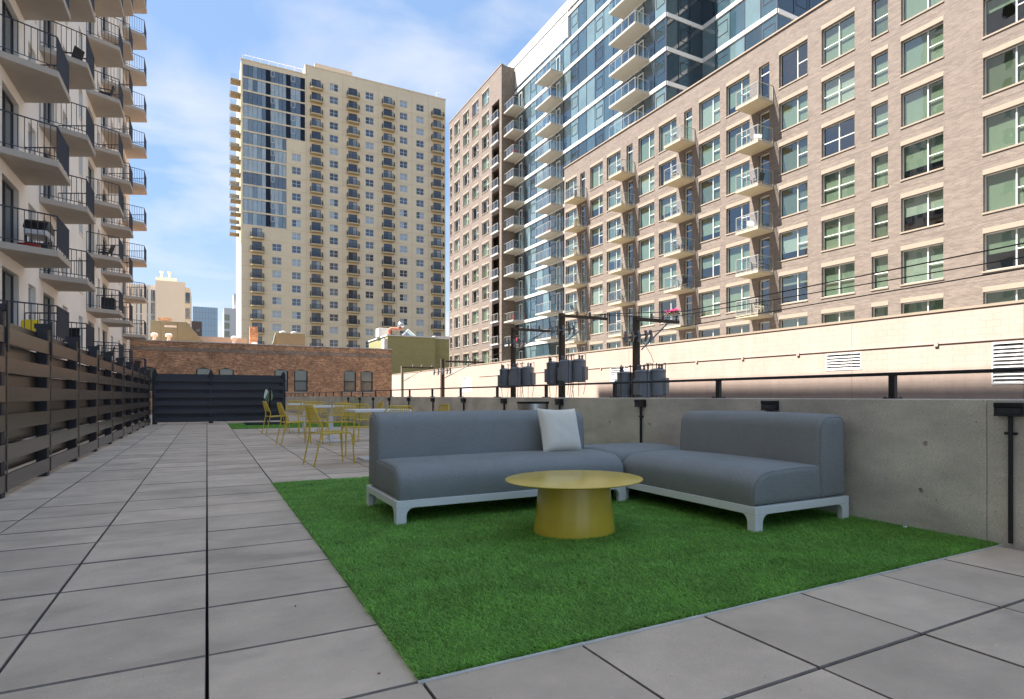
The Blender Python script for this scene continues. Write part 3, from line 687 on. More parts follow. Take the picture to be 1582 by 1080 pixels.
# things standing on those balconies
def bal_pos(c, k, dx_, dy_): return (-5.2+dy_, yc[c]+dx_, 5.21+.2+2.75*k+.003)
def grill(label, loc):
    t = thing('covered_grill', label, 'grill', loc)
    for sx in (-1, 1):
        for sy in (-1, 1):
            q = MB(); q.box(sx*.24-.02, sx*.24+.02, sy*.36-.02, sy*.36+.02, 0, .55); put('leg', q.mesh('leg', M_black), t)
    q = MB(); q.box(-.28,.28,-.42,.42,.10,.34); put('cabinet', q.mesh('cabinet', M_black, bevel=.02), t)
    q = MB(); q.prism([(-.55,.56),(.55,.56),(.60,.70),(.42,.76),(.40,.90),(-.40,.90),(-.42,.76),(-.60,.70)], -.27, .27, 'x'); put('cover', q.mesh('cover', M_tbl, bevel=.03), t)
    q = MB(); q.prism([(-.62,.74)]+arc(0,.88,.46,.22,170,10,8)+[(.5,.76)], -.29, .29, 'x'); put('hood', q.mesh('hood', M_black, bevel=.02), t)
grill('black and white covered grill on a near cream-block balcony', bal_pos(0, 0, .25, .62))
q = MB(); q.lathe([(.22,0),(.27,.10),(.28,.16),(.24,.16),(.20,.03)], 20); tag(put('red_tub', q.mesh('red_tub', M_red, smooth=True), None, bal_pos(0, 0, -.65, .55)), 'low red tub on the balcony beside the covered grill', 'tub')
def patio_chair(label, loc, rz, m, group=None, s=1.0):
    t = thing('balcony_chair', label, 'chair', loc, rz, group); t.scale = (s,s,s)
    def sm(): q = MB(); q.box(-.24,.24,-.22,.24,.40,.44); return q.mesh('seat', m, bevel=.01)
    def bm_(): q = MB(); q.add([(-.24,-.22,.44),(.24,-.22,.44),(.24,-.36,.90),(-.24,-.36,.90),(-.24,-.25,.44),(.24,-.25,.44),(.24,-.39,.90),(-.24,-.39,.90)],[(0,1,2,3),(5,4,7,6),(3,2,6,7),(1,5,6,2),(4,0,3,7)]); return q.mesh('backrest', m)
    put('seat', cached(('cs', m.name), sm), t); put('backrest', cached(('cb', m.name), bm_), t)
    for sx in (-1, 1):
        for sy in (-1, 1): put('leg', cached(('cl', m.name), lambda: MB().box(-.018,.018,-.018,.018,0,.41).mesh('leg', m)), t, (sx*.22, sy*.21, 0))
        put('armrest', cached(('ca', m.name), lambda: MB().box(-.025,.025,-.26,.22,.60,.63).box(-.015,.015,.17,.2,.41,.60).mesh('armrest', m)), t, (sx*.24, 0, 0))
    return t
q = MB(); q.box(-.25,.25,-.5,.5,0,.62); q.box(-.27,.27,-.52,.52,.62,.68)
for k in range(9): q.box(.25,.262,-.48+.11*k,-.42+.11*k,.04,.58)
tag(put('storage_box', q.mesh('storage_box', M_black), None, bal_pos(2, 0, -.1, .75)), 'black slatted storage box on the third balcony column of cream block', 'box')
for c, k, dx_, dy_, rz, lb in [(1,3,.2,.6,60,'black chair on the second balcony column, high on the cream block'),(2,1,.3,.55,120,'black lounge chair on the third balcony column above the storage box'),
                               (2,-1,.1,.6,90,'black chair on the lowest visible third-column balcony of cream block'),(2,4,-.2,.6,90,'black chair two floors below the top, third balcony column'),
                               (4,-1,-.3,.6,45,'dark chair on the farthest balcony column, low on the cream block'),(1,-1,.1,.6,20,'dark chair on the low second-column balcony above the fence')]:
    patio_chair(lb, bal_pos(c, k, dx_, dy_), R(rz), M_black, 'chairs on the cream block balconies')
q = MB(); q.prism([(-.25,0),(.25,0),(.22,.42),(.10,.62),(-.18,.55)], -.2, .2, 'x'); tag(put('yellow_bag', q.mesh('yellow_bag', M_ylw, bevel=.05, seg=3, smooth=True), None, bal_pos(0, -1, -.85, .62)), 'yellow bag on the lowest balcony just above the side fence', 'bag')

# ---- right: taupe brick block ------------------------------------------------------
BX = 34.0
RB = thing('brick_apartments', 'long taupe brick apartment block with rows of white-framed windows at right', 'building', (BX, 61.2, 0), R(-90))
lx = lambda Y: 61.2-Y
cols = [(59.68,'A'),(57.25,'D'),(54.5,'A'),(51.33,'A'),(48.62,'D'),(46.0,'A'),(42.92,'A'),(40.22,'D'),(37.66,'A'),(34.55,'A'),(31.94,'D'),(29.36,'A'),(25.83,'B'),(22.94,'C'),(20.4,'A'),(15.95,'A'),(11.5,'A'),(7.2,'B')]
sills = [22.26-2.99*k for k in range(0, 9)]
ops = []; units = []
for Y, kd in cols:
    for k, z in enumerate(sills):
        h = 2.30 if k == 0 else 1.93
        if kd == 'D': ops.append((lx(Y)-.5, lx(Y)+.5, z-.62, z+h)); units.append((lx(Y), z-.62, 1.0, h+.62, kd, k, Y))
        else:
            w_ = 1.05 if kd == 'C' else 2.42
            ops.append((lx(Y)-w_/2, lx(Y)+w_/2, z, z+h)); units.append((lx(Y), z, w_, h, kd, k, Y))
WB = 61.2-2.0
q = MB(); facade(q, WB, -6, 26.2, ops, .26, 0, 0); put('wall', q.mesh('wall', M_rb), RB)
q = MB(); q.quad((0,30,-6),(0,0,-6),(0,0,26.2),(0,30,26.2)); q.quad((WB,0,-6),(WB,30,-6),(WB,30,26.2),(WB,0,26.2)); q.quad((WB,30,-6),(0,30,-6),(0,30,26.2),(WB,30,26.2)); put('end_wall', q.mesh('end_wall', M_rbx), RB)
q = MB(); q.box(.3, WB-.3, .3, 29.7, 25.3, 25.6); put('roof', q.mesh('roof', M_grey), RB)
q = MB(); q.box(-.06, WB+.06, -.08, .45, 26.203, 26.30); put('coping', q.mesh('coping', M_cap), RB)
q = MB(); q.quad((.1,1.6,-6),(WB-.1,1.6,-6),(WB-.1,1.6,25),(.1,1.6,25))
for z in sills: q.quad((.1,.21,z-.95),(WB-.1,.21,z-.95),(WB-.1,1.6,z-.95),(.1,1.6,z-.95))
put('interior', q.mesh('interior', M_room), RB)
q = MB()
for k, z in enumerate(sills):
    q.box(.0, WB, -.002, .004, z-.50, z-.478); 
put('control_joint', q.mesh('control_joint', M_brown), RB)
for x, z, w_, h, kd, k, Y in units:
    if Y < 12 or z < 2.5: continue
    if kd == 'A':
        mu = w_*.11; fm = frame_mesh(w_, h, (mu,), ((mu, w_/2-.05, h*.47),)); lit = [(-w_/2+.05, mu-.03, .05, h-.05), (mu+.03, w_/2-.05, .05, h*.47-.02), (mu+.03, w_/2-.05, h*.47+.02, h-.05)]
    elif kd == 'B':
        fm = frame_mesh(w_, h, (0.0,), ((-w_/2+.05, w_/2-.05, h*.47),)); lit = [(a, b, c, d) for a, b in ((-w_/2+.05,-.03),(.03,w_/2-.05)) for c, d in ((.05,h*.47-.02),(h*.47+.02,h-.05))]
    elif kd == 'C':
        fm = frame_mesh(w_, h, (), ((-w_/2+.05, w_/2-.05, h*.47),)); lit = [(-w_/2+.05,w_/2-.05,.05,h*.47-.02),(-w_/2+.05,w_/2-.05,h*.47+.02,h-.05)]
    else:
        fm = frame_mesh(w_, h, (), ((-w_/2+.05, w_/2-.05, h-.62),), .07, .07, M_twin, 'balcony_door'); lit = [(-w_/2+.07,w_/2-.07,.06,h-.65),(-w_/2+.07,w_/2-.07,h-.59,h-.06)]
    o = put('balcony_door' if kd == 'D' else 'window', fm, RB, (x, .17, z))
    for a, b, c, d in lit: put('pane', pane_mesh(b-a, d-c, G_win), o, ((a+b)/2, .03, c))
    r = random.random(); drop = 1.0 if r < .58 else (random.choice([.35,.55,.75]) if r < .85 else 0)
    if kd == 'D': drop = 1.0 if r < .2 else 0
    if drop:
        bm_ = M_blind[0] if random.random() < .62 else random.choice(M_blind)
        put('blind', pane_mesh(w_-.1, round((h-.1)*drop, 2), bm_, 'blind'), o, (0, .13, h-.05-round((h-.1)*drop, 2)))
    if kd != 'D':
        put('sill', box_mesh('sill', -w_/2-.04, w_/2+.04, -.215, .0, -.09, -.002, M_stone), o)
        put('lintel', box_mesh('lintel', -w_/2-.02, w_/2+.02, -.182, -.05, h+.003, h+.26, M_stone), o)
# brick-block balconies
def brick_balcony():
    q = MB(); q.box(-1.07, 1.07, -1.54, -.003, -.18, 0); slab = q.mesh('balcony', M_bal, bevel=.01, seg=1)
    q = MB()
    for x in (-1.04, 0, 1.04): q.box(x-.018, x+.018, -1.52, -1.48, 0, 1.06)
    for x in (-1.04, 1.04): q.box(x-.02, x+.02, -.06, -.01, 0, 1.06); q.box(x-.02, x+.02, -1.47, -.06, 1.02, 1.06); q.box(x-.012, x+.012, -1.47, -.06, .06, .09)
    q.box(-1.015, 1.015, -1.51, -1.475, 1.02, 1.06); q.box(-1.015, 1.015, -1.505, -1.48, .06, .09)
    fr_ = q.mesh('rail_frame', M_railw)
    q = MB(); q.box(-.49, .49, -.004, .004, .0, .90); gp = q.mesh('glass_panel', G_rail)
    q = MB(); q.box(-.69, .69, -.004, .004, .0, .90); gs = q.mesh('glass_panel', G_rail)
    return slab, fr_, gp, gs
BB = brick_balcony()
def add_balcony(parent, loc, rz, parts):
    b_ = put('balcony', parts[0], parent, loc, (0, 0, rz)); put('rail_frame', parts[1], b_)
    for x in (-.51, .51): put('glass_panel', parts[2], b_, (x, -1.492, .10))
    for x in (-1.04, 1.04): put('glass_panel', parts[3], b_, (x, -.765, .10), (0, 0, R(90)))
bcol = [31.94, 40.22, 48.62, 57.25]
for Y in bcol:
    for k, z in enumerate(sills[:7]):
        if z > 2: add_balcony(RB, (lx(Y)-.18, 0, z-.66), 0, BB)
cn_ = ['nearest','second','third','farthest']; fn = ['top','second','third','fourth','fifth','sixth','seventh']
picks = [(0,1,M_tbl,'white'),(0,2,M_black,'black'),(0,3,M_tbl,'white'),(0,4,M_black,'black'),(0,5,M_bal,'tan'),(1,1,M_bal,'tan'),(1,3,M_black,'black'),(1,4,M_rail,'grey'),(2,0,M_black,'black'),(2,2,M_black,'black'),(2,4,M_rail,'grey'),(3,0,M_black,'black'),(3,1,M_bal,'tan'),(3,2,M_bal,'tan'),(3,4,M_black,'black')]
for c, k, m_, cl in picks:
    for u in range(1):
        Yb = bcol[c]+.18+random.uniform(-.5,.5)
        patio_chair('%s chair on the %s balcony from the roof, %s balcony column of brick block' % (cl, fn[k], cn_[c]), (BX-.8, Yb, sills[k]-.66+.003), R(random.choice([0,60,90,140,200])), m_, 'chairs on the brick block balconies')
t = thing('flower_box', 'pink flowers spilling over a low brick-block balcony rail', 'plant', (BX-1.45, 40.4, sills[5]-.66+1.0))
q = MB(); q.box(-.12,.12,-.8,.8,-.12,.06); put('planter', q.mesh('planter', M_brown), t)
for m_, cnt, z0, s_ in ((M_leaf, 260, .08, .07), (M_pink, 320, .20, .055)):
    q = MB()
    for _ in range(cnt):
        p = Vector((random.gauss(0,.13), random.uniform(-.8,.8), z0+random.gauss(0,.08))); a = Vector((random.gauss(0,1),random.gauss(0,1),random.gauss(0,1))).normalized(); b = a.cross(Vector((.3,.5,.8))).normalized(); c = a.cross(b)
        q.quad(p+b*s_, p+c*s_, p-b*s_, p-c*s_)
    put('blossom' if m_ is M_pink else 'foliage', q.mesh('f', m_), t)

# ---- far wing of the brick block -------------------------------------------------
WG = thing('brick_wing', 'taller taupe brick wing with window grid beyond the glass block', 'building', (BX, 100.1, 0), R(-90))
wcols = [(1.0, 1.0),(3.85, 2.45),(7.9, 2.45),(11.8, 2.55),(15.75, 2.6)]
ws = [42.4-3.07*k for k in range(0, 15)]
ops = []
for x, w_ in wcols:
    for k, z in enumerate(ws): ops.append((x-w_/2, x+w_/2, z, z+(2.0 if k == 0 else 1.85)))
for k, z in enumerate(ws[1:]): ops.append((18.1, 20.75, z-.55, z+2.0))
q = MB(); facade(q, 21.5, -6, 45.6, ops, .25); put('wall', q.mesh('wall', M_rb), WG)
q = MB(); shell(q, 21.5, 25, -6, 45.6); put('end_wall', q.mesh('end_wall', M_rbx), WG)
q = MB(); q.quad((.1,1.3,-6),(21.4,1.3,-6),(21.4,1.3,45.5),(.1,1.3,45.5))
for z in ws: q.quad((.1,.26,z-.56),(21.4,.26,z-.56),(21.4,1.3,z-.56),(.1,1.3,z-.56))
put('interior', q.mesh('interior', M_rbx), WG)
lg = MB(); lg.box(-1.3,1.3,-.25,.10,-.14,0); lgm = lg.mesh('balcony', M_slabw)
lg = MB()
for x in (-1.28,0,1.28): lg.box(x-.03,x+.03,-.23,-.18,0,1.05)
lg.box(-1.25,1.25,-.225,-.185,1.0,1.05); lg.box(-1.25,1.25,-.225,-.185,.06,.1); lgr = lg.mesh('rail_frame', M_railw)
for x, w_ in wcols:
    for k, z in enumerate(ws):
        if z < 4: continue
        h = 2.0 if k == 0 else 1.85; mu = w_*.12
        fm = frame_mesh(w_, h, (mu,) if w_ > 2 else (), ((mu, w_/2-.05, h*.47),) if w_ > 2 else ((-w_/2, w_/2, h*.47),), .075)
        o = put('window', fm, WG, (x, .14, z)); put('pane', pane_mesh(w_-.1, h-.1, G_win), o, (0, .03, .05))
        r = random.random(); drop = 1.0 if r < .45 else (.5 if r < .75 else 0)
        if drop: put('blind', pane_mesh(w_-.1, (h-.1)*drop, M_blind[0] if random.random() < .7 else M_blind[2], 'blind'), o, (0, .12, h-.05-(h-.1)*drop))
        put('sill', box_mesh('sill', -w_/2-.04, w_/2+.04, -.2, 0, -.1, -.002, M_stone), o); put('lintel', box_mesh('lintel', -w_/2-.02, w_/2+.02, -.16, -.05, h+.003, h+.26, M_stone), o)
for k, z in enumerate(ws[1:]):
    if z < 4: continue
    b_ = put('balcony', lgm, WG, (19.42, 0, z-.55)); put('rail_frame', lgr, b_); put('glass_panel', pane_mesh(2.4, .88, G_rail, 'glass_panel'), b_, (0, -.2, .1))
    o = put('balcony_door', frame_mesh(1.9, 2.4, (0.,), (), .08, .07, M_bronze, 'balcony_door'), WG, (19.42, 1.2, z-.55)); put('pane', pane_mesh(1.75, 2.25, M_glassd), o, (0,.02,.07))
q = MB(); q.box(-.05, 21.55, -.06, .4, 45.603, 45.72); put('coping', q.mesh('coping', M_cap), WG)

# ---- glass block ------------------------------------------------------------------
GX = 36.0
GB = thing('glass_block', 'blue glass apartment block with white floor bands and cantilevered balconies', 'building', (GX, 80.9, 0), 0)
def gp(name, me, X, Y, Z, rz): return put(name, me, GB, (X-GX, Y-80.9, Z), (0, 0, rz))
bands = [35.66+3.13*k for k in range(-11, 4)]             # underside of each white band
GT = 46.9
q = MB(); D = .12
q.box(D, 25, 45.7-80.9, 0, -6, GT-.3); q.box(4.45, 25, 36.6-80.9, 45.6-80.9, 20, GT+6-.3); put('core', q.mesh('core', M_rbx), GB)
runs = [(GX, 80.9, GX, 45.6, R(-90), 20, 99, -6), (GX, 45.6, 40.3, 45.6, 0, 3, 99, 25), (40.3, 45.6, 40.3, 36.4, R(-90), 5, 99, 25), (40.3, 36.4, 52, 36.4, 0, 6, 99, 25)]
for ri, (xa, ya, xb, yb, rz, npan, _, zmin) in enumerate(runs):
    L = math.hypot(xb-xa, yb-ya); pw = L/npan; ux, uy = (xb-xa)/L, (yb-ya)/L
    zb = bands + ([bands[-1]+3.13, bands[-1]+6.26] if ri >= 2 else [])
    for bi, z in enumerate(zb):
        if z < zmin-3: continue
        top = (GT if ri < 2 else GT+6)
        if z < top-.4:
            bm_ = box_mesh('slab_edge', 0, L, -.10, .10, 0, .36, M_slabw); gp('slab_edge', bm_, xa, ya, z, rz)
        ph = min(3.13-.36, top-.4-(z+.36))
        if ph < .5 or z+.36+ph < zmin: continue
        for k in range(npan):
            xx, yy = xa+ux*pw*(k+.5), ya+uy*pw*(k+.5)
            if ri == 0 and yy > 63.8 and z > 42.5: continue
            if ri == 0 and yy < 60.5 and z+3 < 24: continue
            r = random.random(); gm = G_ct[0] if r < .45 else (G_ct[1] if r < .78 else G_ct[2])
            if ri in (1, 3): gm = G_ct[2] if r < .7 else G_ct[0]
            p_ = gp('glass_panel', pane_mesh(pw-.05, ph, gm, 'glass_panel'), xx, yy, z+.36, rz)
            if k % 3 == 1: put('vent_sash', frame_mesh(pw*.72, ph*.42, (), (), .05, .04, M_rail, 'vent_sash'), p_, (0, -.03, ph*.36))
    q = MB()
    for k in range(npan+1): q.box(pw*k-.03, pw*k+.03, -.04, .06, max(zmin, -6), top-.4)
    gp('mullion', q.mesh('mullion', M_rail), xa, ya, 0, rz)
q = MB()
for k in range(18): z = 42.75+.165*k; q.box(0, 17.1, -.06, -.03, z, z+.115)
q.box(0,17.1,.02,.1,42.6,45.75); 
for k in range(13): q.box(17.1*k/12-.03,17.1*k/12+.03,-.075,.02,42.7,45.75)
gp('louvre_screen', q.mesh('louvre_screen', M_louv), GX, 80.9, 0, R(-90))
q = MB(); q.box(0,35.3,-.13,.3,45.76,GT); gp('parapet_band', q.mesh('parapet_band', M_slabw), GX, 80.9, 0, R(-90))
q = MB(); q.box(-.1,.0,-.1,.35,42.6,45.75); gp('corner_post', q.mesh('corner_post', M_slabw), GX, 63.8, 0, R(-90))
def glass_balcony(w_):
    q = MB(); q.box(-w_/2, w_/2, -1.72, -.12, -.20, 0); slab = q.mesh('balcony', M_balw)
    n_ = int(round(w_/1.0)); q = MB()
    for k in range(n_+1): x = -w_/2+.04+(w_-.08)*k/n_; q.box(x-.022, x+.022, -1.70, -1.65, 0, 1.06)
    for x in (-w_/2+.04, w_/2-.04): q.box(x-.02, x+.02, -1.65, -.14, 1.02, 1.06); q.box(x-.02, x+.02, -.18, -.13, 0, 1.02)
    q.box(-w_/2+.06, w_/2-.06, -1.69, -1.66, 1.02, 1.06); fr_ = q.mesh('rail_frame', M_railw)
    q = MB(); q.box(-w_/2+.07, w_/2-.07, -1.68, -1.67, .05, 1.0); g1 = q.mesh('glass_panel', G_rail)
    q = MB(); q.box(-.004, .004, -1.64, -.19, .05, 1.0); g2 = q.mesh('glass_panel', G_rail)
    return slab, fr_, g1, g2
dm = frame_mesh(.95, 2.25, (), (), .08, .05, M_twin, 'balcony_door')
for Ya, Yb, zlo in ((75.5, 79.5, 4), (65.0, 69.0, 4), (48.1, 52.6, 26)):
    pt = glass_balcony(Yb-Ya)
    for z in bands:
        zt = z+.34
        if zt < zlo or zt > (40 if Ya > 64 else 46): continue
        b_ = gp('balcony', pt[0], GX, (Ya+Yb)/2, zt, R(-90)); put('rail_frame', pt[1], b_); put('glass_panel', pt[2], b_)
        for x in (-(Yb-Ya)/2+.04, (Yb-Ya)/2-.04): put('glass_panel', pt[3], b_, (x, 0, 0))
        put('balcony_door', dm, b_, (.9, -.14, .03))
        if random.random() < .45:
            m_, cl = random.choice([(M_black,'black'),(M_tbl,'white'),(M_red,'red')])
            patio_chair('%s chair on the %s balcony from the top, %s column of the glass block' % (cl, ordw[int(round((bands[-1]-z)/3.13))], {75.5:'farthest',65.0:'middle',48.1:'nearest'}[Ya]), (GX-.95, (Ya+Yb)/2+random.uniform(-1,1), zt+.003), R(random.choice([30,90,150])), m_, 'chairs on the glass block balconies')

# ---- beige tower --------------------------------------------------------------------
TW = thing('beige_tower', 'tall beige residential tower with dark balconies and a glazed upper corner', 'building', (6.2, 152, 0), 0)
tx = lambda X: X-6.2
tf = [69.6-2.9*k for k in range(0, 22)]; gf = [71.4-2.85*(k+1) for k in range(12)]
ops = []; tb_, tw_ = [], []
for a, b, zmax in ((7.91,10.49,36),(19.66,22.26,99),(27.45,30.1,99),(35.29,38.1,99),(47.11,50.15,99)):
    for z in tf:
        if z < zmax and z+2.2 < 37.3 or zmax == 99: ops.append((tx((a+b)/2)-.95, tx((a+b)/2)+.95, z+.03, z+2.15)); tb_.append((tx((a+b)/2), z, b-a))
for a, b, zmax in ((12.08,13.96,36.9),(15.98,17.85,57),(23.75,25.63,99),(31.61,33.44,99),(39.49,41.31,99),(43.48,45.29,99)):
    for z in tf:
        if z+2.3 < zmax: ops.append((tx((a+b)/2)-.92, tx((a+b)/2)+.92, z+.55, z+2.15)); tw_.append((tx((a+b)/2), z+.55))
gops = [(tx(6.55), tx(14.9), 37.3, 71.4), (tx(14.9), tx(18.65), 71.4-2.85*5, 71.4)]
wl = MB(); facade(wl, 12.45, -6, 72.3, [o for o in ops if o[0] < 12.45]+gops, .25)
facade(wl, 32.05, -6, 74.4, [o for o in ops if o[0] > 12.45], .25, x0=12.45)
put('wall', wl.mesh('wall', M_beige), TW)
q = MB(); shell(q, 12.45, 26, -6, 72.3); shell(q, 32.05, 26, -6, 74.4, x0=12.45); put('side_wall', q.mesh('side_wall', M_beige), TW)
q = MB()
for z in tf: q.box(.0 if z < 37 else (8.7 if z < 57 else 12.46), 44.5, -.012, .0, z-.33, z-.27)
for x in (tx(18.9), tx(26.6), tx(34.4), tx(38.8), tx(42.4), tx(46.4)): q.box(x-.03, x+.03, -.012, -.001, 8, 74.4)
put('relief_joint', q.mesh('relief_joint', M_beige2), TW)
twf = frame_mesh(1.84, 1.6, (0.,), ((-.87,.87,.8),), .075, .06, M_twin); tdf = frame_mesh(1.9, 2.12, (0.,), (), .07, .06, M_bronze, 'balcony_door')
for x, z in tw_:
    o = put('window', twf, TW, (x, .16, z))
    r = random.random(); m_ = TP[0] if r < .28 else (TP[1] if r < .58 else (TP[2] if r < .82 else TP[3]))
    if random.random() < .35:
        put('pane', pane_mesh(.86, 1.5, m_), o, (-.46, .03, .05)); put('pane', pane_mesh(.86, 1.5, random.choice(TP)), o, (.46, .03, .05))
    else: put('pane', pane_mesh(1.75, 1.5, m_), o, (0, .03, .05))
def tower_balcony(w_):
    a = w_/2; pl = [(-a,0),(-a,-1.0),(-a+.35,-1.28),(a-.35,-1.28),(a,-1.0),(a,0)]
    q = MB(); q.prism(pl, -.30, 0, 'z'); slab = q.mesh('balcony', M_beige2)
    q = MB()
    for (p0, p1) in zip(pl[:-1], pl[1:]):
        q.tube([(p0[0]*.98,p0[1]*.98,1.05),(p1[0]*.98,p1[1]*.98,1.05)], .03, 5); q.tube([(p0[0]*.98,p0[1]*.98,.1),(p1[0]*.98,p1[1]*.98,.1)], .022, 5)
        L = math.hypot(p1[0]-p0[0], p1[1]-p0[1]); nb = max(2, int(L/.13))
        for k in range(nb+1): f = k/nb; x, y = (p0[0]+(p1[0]-p0[0])*f)*.98, (p0[1]+(p1[1]-p0[1])*f)*.98; q.box(x-.018,x+.018,y-.018,y+.018,.0,1.05)
    return slab, q.mesh('railing', M_rail)
tbm = {}
for x, z, w_ in tb_:
    if w_ not in tbm: tbm[w_] = tower_balcony(w_)
    b_ = put('balcony', tbm[w_][0], TW, (x, 0, z)); put('railing', tbm[w_][1], b_)
    o = put('balcony_door', tdf, TW, (x, .16, z+.03)); r = random.random()
    put('pane', pane_mesh(.88, 2.0, TP[0] if r < .6 else TP[2]), o, (-.46,.03,.06)); put('pane', pane_mesh(.88, 2.0, TP[1] if r > .7 else TP[0] if r < .4 else TP[2]), o, (.46,.03,.06))
sbm = box_mesh('floor_band', 0, 8.35, -.03, .24, 0, .32, M_beige); sbm2 = box_mesh('floor_band', 0, 3.75, -.03, .24, 0, .32, M_beige)
for k, z in enumerate(gf):
    put('floor_band', sbm, TW, (tx(6.55), 0, z))
    if k < 5: put('floor_band', sbm2, TW, (tx(14.9), 0, z))
    spans = [(6.58,7.5),(7.5,8.4),(8.4,9.25),(9.25,10.1),(10.1,10.9),(11.8,12.6),(12.6,13.4),(13.4,14.15),(14.15,14.87)]+([(15.75,16.7),(16.7,17.75)] if k < 5 else [])
    mrow = random.choice(M_tg)
    for a, b in spans:
        m_ = mrow if random.random() < .6 else random.choice(M_tg)
        o = put('glass_panel', pane_mesh(b-a-.05, 2.53, m_, 'glass_panel'), TW, (tx((a+b)/2), .12, z+.32))
        if a in (11.8, 15.75): put('vent_sash', frame_mesh(b-a-.08, 1.2, (), (), .08, .06, M_twin, 'vent_sash'), o, (0,-.07,1.25))
    for a, b in [(10.9,11.8)]+([(14.9,15.75),(17.75,18.64)] if k < 5 else []):
        put('dark_panel', pane_mesh(b-a, 2.53, M_navy, 'dark_panel'), TW, (tx((a+b)/2), .06, z+.32))
q = MB(); q.box(tx(21.2), tx(29.4), 4, 14, 74.4, 77.4); put('penthouse', q.mesh('penthouse', M_grey), TW)
q = MB(); q.box(-.1, 12.5, -.1, .4, 72.303, 72.5); q.box(12.45, 44.6, -.1, .4, 74.403, 74.6); put('coping', q.mesh('coping', M_beige), TW)
q = MB(); q.tube([(.3,.5,73.6),(12,.5,73.6)], .05, 5)
for k in range(8): q.tube([(.3+11.7*k/7,.5,72.4),(.3+11.7*k/7,.5,73.6)], .04, 5)
put('roof_rail', q.mesh('roof_rail', M_twin), TW)
q = MB(); q.tube([(42.8,2,74.5),(43.2,2,78)], .06, 5); q.tube([(42.5,2,76.4),(43.8,2,76.9)], .04, 5); put('antenna', q.mesh('antenna', M_twin), TW)
sb = box_mesh('balcony', -1.9, 0, 0, 2.6, -.3, 0, M_bside)
q = MB(); q.box(-1.9,-1.86,0,2.6,0,1.05); q.box(-1.86,0,0,.03,0,1.05); q.box(-1.86,0,2.57,2.6,0,1.05); srl = q.mesh('railing', G_rail)
for z in gf[:]:
    for y, dz in ((1.5, 0), (8.0, 0)):
        if z > 36: b_ = put('balcony', sb, TW, (-.003, y, z)); put('railing', srl, b_)

# ---- garage wall with vents -------------------------------------------------------------
GW = thing('garage_wall', 'long cream painted block garage wall across the alley', 'building', (20, 81, 0), R(-90))
gl_ = lambda Y: 81-Y
vents = [(14.2,15.71,1.9,2.52),(7.6,9.85,1.29,2.52),(28.63,30.52,1.77,2.6),(52.77,55.23,1.3,2.62)]
ops = [(gl_(b), gl_(a), c, d) for a, b, c, d in vents]
q = MB(); facade(q, 100, -6, 3.62, ops, .2); put('wall', q.mesh('wall', M_gar), GW)
q = MB(); shell(q, 100, 13.4, -6, 3.62); put('roof', q.mesh('roof', M_garx), GW)
q = MB(); q.box(-.05, 100.05, -.03, .35, 3.623, 3.70); put('coping', q.mesh('coping', M_cap), GW)
for (a, b, c, d) in ops:
    v = put('vent_frame', frame_mesh(b-a, d-c, (), (), .04, .1, M_alu, 'vent_frame'), GW, ((a+b)/2, -.015, c))
    n_ = max(5, int((d-c)/.115)); w_ = b-a-.09
    sl_me = cached(('slat', round(w_,2)), lambda: MB().add([(-w_/2,.0,.0),(w_/2,.0,.0),(w_/2,.09,.075),(-w_/2,.09,.075),(-w_/2,.0,-.012),(w_/2,.0,-.012),(w_/2,.09,.062),(-w_/2,.09,.062)],[(0,1,2,3),(5,4,7,6),(0,4,5,1),(3,2,6,7)]).mesh('slat', M_alu))
    for k in range(n_): put('slat', sl_me, v, (0, 0, .05+(d-c-.1)*k/n_))
    put('backing', pane_mesh(b-a, d-c, M_black, 'backing'), v, (0, .19, 0))
q = MB(); q.box(30, 84, -.03, -.004, 2.60, 2.63)
for x in (46, 49.5, 52, 58, 61, 64, 69.5): q.box(x-.06, x+.06, -.05, -.002, 2.53, 2.66)
put('conduit', q.mesh('conduit', M_gar), GW)
for x in (35.5, 52.3, 66.4, 72): put('joint', box_mesh('joint', -.012, .012, -.004, .002, -2, 3.6, M_cap), GW, (x, 0, 0))

# ---- orange brick building --------------------------------------------------------------
OB = thing('orange_brick_building', 'low weathered orange brick building with arched windows behind the end fence', 'building', (-6.2, 61, 0), 0)
ox = lambda X: X+6.2
ow = [(-4.6,-3.5),(-.77,.33),(.85,1.95),(5.03,6.11),(6.6,7.7),(10.75,11.83),(12.23,13.33)]
ops = [(ox(a), ox(b), 1.35, 3.32) for a, b in ow]+[(ox(a), ox(b), -1.6, .95) for a, b in ow[3:]]
q = MB(); facade(q, 21.3, -6, 5.35, ops, .22); put('wall', q.mesh('wall', M_or), OB)
q = MB(); shell(q, 21.3, 14, -6, 5.35); put('side_wall', q.mesh('side_wall', M_or), OB)
q = MB(); q.box(.002, 21.298, -.03, -.0, 4.58, 4.92); put('pale_course', q.mesh('pale_course', M_pale), OB)
for k in range(26): put('coping', box_mesh('coping', 0, .80, -.08, .35, 5.353, 5.43, M_roofw), OB, (-.05+.822*k, 0, random.uniform(0,.012)))
q = MB(); q.box(.1, 21.2, .3, 13.8, 5.1, 5.2); put('roof', q.mesh('roof', M_grey), OB)
